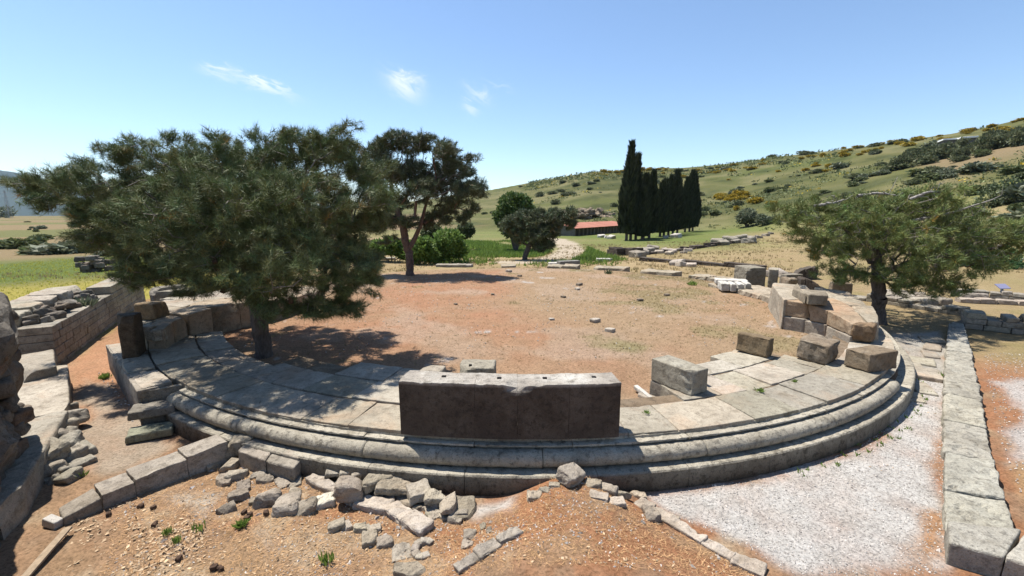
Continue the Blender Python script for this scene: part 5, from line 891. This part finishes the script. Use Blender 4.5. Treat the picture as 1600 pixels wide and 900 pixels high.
for v0, v1, h0, h1 in ((-o_, Wd_/2, hE-.15, hR+.12), (Wd_+o_, Wd_/2, hE-.15, hR+.12)):
    for r_ in range(60):
        u0, u1 = -o_+(Ls+1)*r_/60, -o_+(Ls+1)*(r_+1)/60; um = (u0+u1)/2; dz = np.array([0, 0, .09]); m.add(np.array([P_(u0, v0, h0), P_(um, v0, h0)+dz, P_(um, v1, h1)+dz, P_(u0, v1, h1), P_(u1, v0, h0), P_(u1, v1, h1)]), [[0, 1, 2, 3], [1, 4, 5, 2]], (random.uniform(.85, 1.12),)*3)
m.part('tiled_roof', M_tile, sh)
for r_ in range(16):
    m = MB(); c = P_(.3+Ls*r_/16, .1, hE/2-.3); box(m, c, (.3, .3, hE+.2), math.atan2(e[1], e[0]), r=.03, amp=.01, res=.5, c=(1, 1, 1)); m.part('post', M_post, sh)
p = ground(915, 338); m = MB()
for r_ in range(46): box(m, p+np.array([random.gauss(0, 5.5), random.gauss(0, 3), random.uniform(-1.2, 2.2)]), (random.uniform(2, 6), random.uniform(2, 4), random.uniform(.8, 2)), random.uniform(-.9, .9), (random.uniform(-.25, .25), random.uniform(-.25, .25)), r=.8, amp=1.3, sc=1.6, res=.4, nmax=12)
m.solo('rock_outcrop', plain('tan_rock', (.22, .175, .125), .95, 1.2), 'tan layered rock outcrop on the slope behind the shed', 'rock')
for px, py, w, lab in ((1490, 228, 14, 'white roofed farm building among the trees of the hillside belt'), (1508, 226, 8, 'small pale building just right of the white roofed one')):
    p = ground(px, py+2); hb = empty('farm_building', p, lab, 'building'); m = MB(); box(m, p+np.array([0, 0, 1.3]), (w*.62, 6, 3), -.5, r=.05, amp=.0, res=2, c=(.8, .8, .8)); m.part('wall', M_shed, hb); m = MB(); box(m, p+np.array([0, 0, 3.1]), (w*.68, 7, .6), -.5, r=.05, amp=0., res=2, c=(1, 1, 1)); m.part('roof', M_white, hb)
p = ground(15, 341); pyl = empty('lattice_pylon', p, 'thin grey lattice pylon on the far plain below the blue mountains', 'pylon'); A = []; B = []
H = 24.
for s0 in (-1, 1):
    for s1 in (-1, 1): A.append(p+np.array([s0*1.5, s1*1.5, 0])); B.append(p+np.array([s0*.25, s1*.25, H]))
V, F = tubes(A, B, np.full(4, .14), np.full(4, .1), 4); obj('legs', mesh('legs', V-p, F, M_metal, False, (1, 1, 1)), pyl)
A = []; B = []
for q in range(8):
    z0_, z1_ = H*q/8, H*(q+1)/8; w0_, w1_ = 1.5-1.25*q/8, 1.5-1.25*(q+1)/8
    for s0 in (-1, 1): A += [p+np.array([s0*w0_, -w0_, z0_]), p+np.array([s0*w0_, w0_, z0_])]; B += [p+np.array([-s0*w1_, -w1_, z1_]), p+np.array([-s0*w1_, w1_, z1_])]
V, F = tubes(A, B, np.full(len(A), .07), np.full(len(A), .07), 3); obj('braces', mesh('braces', V-p, F, M_metal, False, (1, 1, 1)), pyl)
A = [p+np.array([-3., 0, H*z]) for z in (.78, .92)]; B = [p+np.array([3., 0, H*z]) for z in (.78, .92)]; V, F = tubes(A, B, np.full(2, .1), np.full(2, .1), 4); obj('crossarms', mesh('crossarms', V-p, F, M_metal, False, (1, 1, 1)), pyl)
bush_px('plain_tree', 'grey green tree on the far plain beside the pylon', 'tree', [(10, 331, 6, 0), (5, 333, 5, 2)], 420, 500, 2., 1.3, M_olive, stem=.5)
p = ground(1563, 466); sg = empty('information_sign', p, 'small lilac information panel on a post beyond the right pine', 'sign'); m = MB(); box(m, p+np.array([0, 0, .35]), (.08, .08, .4), 0, r=.01, amp=0, res=.3, c=(1, 1, 1)); m.part('post', M_metal, sg); m = MB(); box(m, p+np.array([0, 0, .6]), (.6, .35, .04), .1, (R(35), 0), r=.01, amp=0, res=.3, c=(1, 1, 1)); m.part('panel', M_sign, sg)
# ------------------------------------------------------------------ light
SUN = np.array([-.345, .265, 1.03]); SUN = SUN/np.linalg.norm(SUN); elev = math.asin(SUN[2]); azi = math.atan2(SUN[0], SUN[1])
w = bpy.data.worlds.new('World'); S.world = w; w.use_nodes = True; nt = w.node_tree; bg = nt.nodes['Background']
sky = nt.nodes.new('ShaderNodeTexSky'); sky.sky_type = 'NISHITA'; sky.sun_disc = False; sky.sun_elevation = elev; sky.sun_rotation = azi; sky.air_density = 1.; sky.dust_density = .1; sky.ozone_density = 3.; sky.altitude = 0

# thin cirrus wisps high in the sky, by direction
tc = nt.nodes.new('ShaderNodeTexCoord'); skyc = sky.outputs[0]
def dotn(vec):
    d = nt.nodes.new('ShaderNodeVectorMath'); d.operation = 'DOT_PRODUCT'; d.inputs[1].default_value = [float(q) for q in vec]; nt.links.new(tc.outputs['Generated'], d.inputs[0]); return d.outputs['Value']
def mth(op, a, b=None, c=None):
    m_ = nt.nodes.new('ShaderNodeMath'); m_.operation = op
    for i_, q in enumerate((a, b, c)):
        if q is None: continue
        if isinstance(q, (int, float)): m_.inputs[i_].default_value = q
        else: nt.links.new(q, m_.inputs[i_])
    return m_.outputs[0]
for (x0, y0, x1, y1, wid, st) in ((312, 104, 372, 122, 11, .55), (368, 118, 456, 149, 11, .8), (606, 118, 655, 150, 22, .9), (640, 120, 668, 132, 12, .35), (728, 132, 764, 158, 13, .55), (724, 164, 746, 178, 11, .5), (760, 130, 800, 140, 5, .2)):
    da, db = ray(x0, y0), ray(x1, y1); da /= np.linalg.norm(da); db /= np.linalg.norm(db); c0_ = (da+db)/2; c0_ /= np.linalg.norm(c0_); t_ = db-da; hl = np.linalg.norm(t_)/2; t_ /= 2*hl; b_ = np.cross(c0_, t_)
    u_ = dotn(t_); v_ = dotn(b_); u0_ = float(c0_@t_); v0_ = float(c0_@b_); nz = nt.nodes.new('ShaderNodeTexNoise'); nz.inputs['Scale'].default_value = 26; nz.inputs['Detail'].default_value = 7; nz.inputs['Roughness'].default_value = .62; nz.inputs['Distortion'].default_value = 1.2
    cmb = nt.nodes.new('ShaderNodeCombineXYZ'); nt.links.new(mth('MULTIPLY', u_, .8), cmb.inputs[0]); nt.links.new(mth('MULTIPLY', v_, 2.2), cmb.inputs[1]); cmb.inputs[2].default_value = x0*.01; nt.links.new(cmb.outputs[0], nz.inputs['Vector']); nn_ = mth('SUBTRACT', nz.outputs['Fac'], .5)
    uu = mth('DIVIDE', mth('SUBTRACT', mth('ADD', u_, mth('MULTIPLY', nn_, .03)), u0_), hl*1.05); vv = mth('DIVIDE', mth('SUBTRACT', mth('ADD', v_, mth('MULTIPLY', nn_, .07)), v0_), wid/FOC*.62)
    r2 = mth('ADD', mth('MULTIPLY', uu, uu), mth('MULTIPLY', vv, vv)); g_ = mth('POWER', 2.718, mth('MULTIPLY', r2, -1.3)); front = mth('GREATER_THAN', dotn(c0_), 0.)
    f_ = mth('MULTIPLY', mth('MULTIPLY', mth('MULTIPLY', g_, front), st), mth('MAXIMUM', mth('MULTIPLY_ADD', nn_, 2.6, .75), 0.)); f_ = mth('MINIMUM', f_, .95)
    mx = nt.nodes.new('ShaderNodeMix'); mx.data_type = 'RGBA'; nt.links.new(f_, mx.inputs[0]); nt.links.new(skyc, mx.inputs[6]); mx.inputs[7].default_value = (6., 6.3, 6.5, 1); skyc = mx.outputs[2]
nt.links.new(skyc, bg.inputs[0]); bg.inputs[1].default_value = .1
ld = bpy.data.lights.new('sun', 'SUN'); ld.energy = 5.0; ld.angle = R(.5); ld.color = (1, .95, .87); lo = bpy.data.objects.new('sun', ld); COL.objects.link(lo); lo.location = (0, 0, 60)
from mathutils import Vector
lo.rotation_euler = Vector(SUN.tolist()).to_track_quat('Z', 'Y').to_euler()
# air between here and the blue mountains
mb = MB(); X0, X1, Y0_, Y1_, Z0_, Z1_ = -9000, 9000, -60, 8600, -70, 520; V = np.array([[x, y, z] for z in (Z0_, Z1_) for x, y in ((X0, Y0_), (X1, Y0_), (X1, Y1_), (X0, Y1_))], float)
mh, nh, bh = nodes('hazy_air'); nh.nodes.remove(bh); pvn = nh.nodes.new('ShaderNodeVolumePrincipled'); pvn.inputs['Color'].default_value = (.5, .72, 1, 1); pvn.inputs['Density'].default_value = 3e-5; pvn.inputs['Anisotropy'].default_value = .2; nh.links.new(pvn.outputs[0], nh.nodes['Material Output'].inputs['Volume'])
tag(obj('haze', mesh('haze', V, [[3, 2, 1, 0], [4, 5, 6, 7], [0, 1, 5, 4], [1, 2, 6, 5], [2, 3, 7, 6], [3, 0, 4, 7]], mh)), kind='stuff')
S.cycles.volume_bounces = 0; S.cycles.volume_max_steps = 64
v = S.view_settings; v.view_transform = 'Standard'; v.look = 'None'; v.exposure = .88; v.gamma = 1.; v.use_curve_mapping = False
S.cycles.max_bounces = 6; S.cycles.diffuse_bounces = 3; S.cycles.use_adaptive_sampling = True
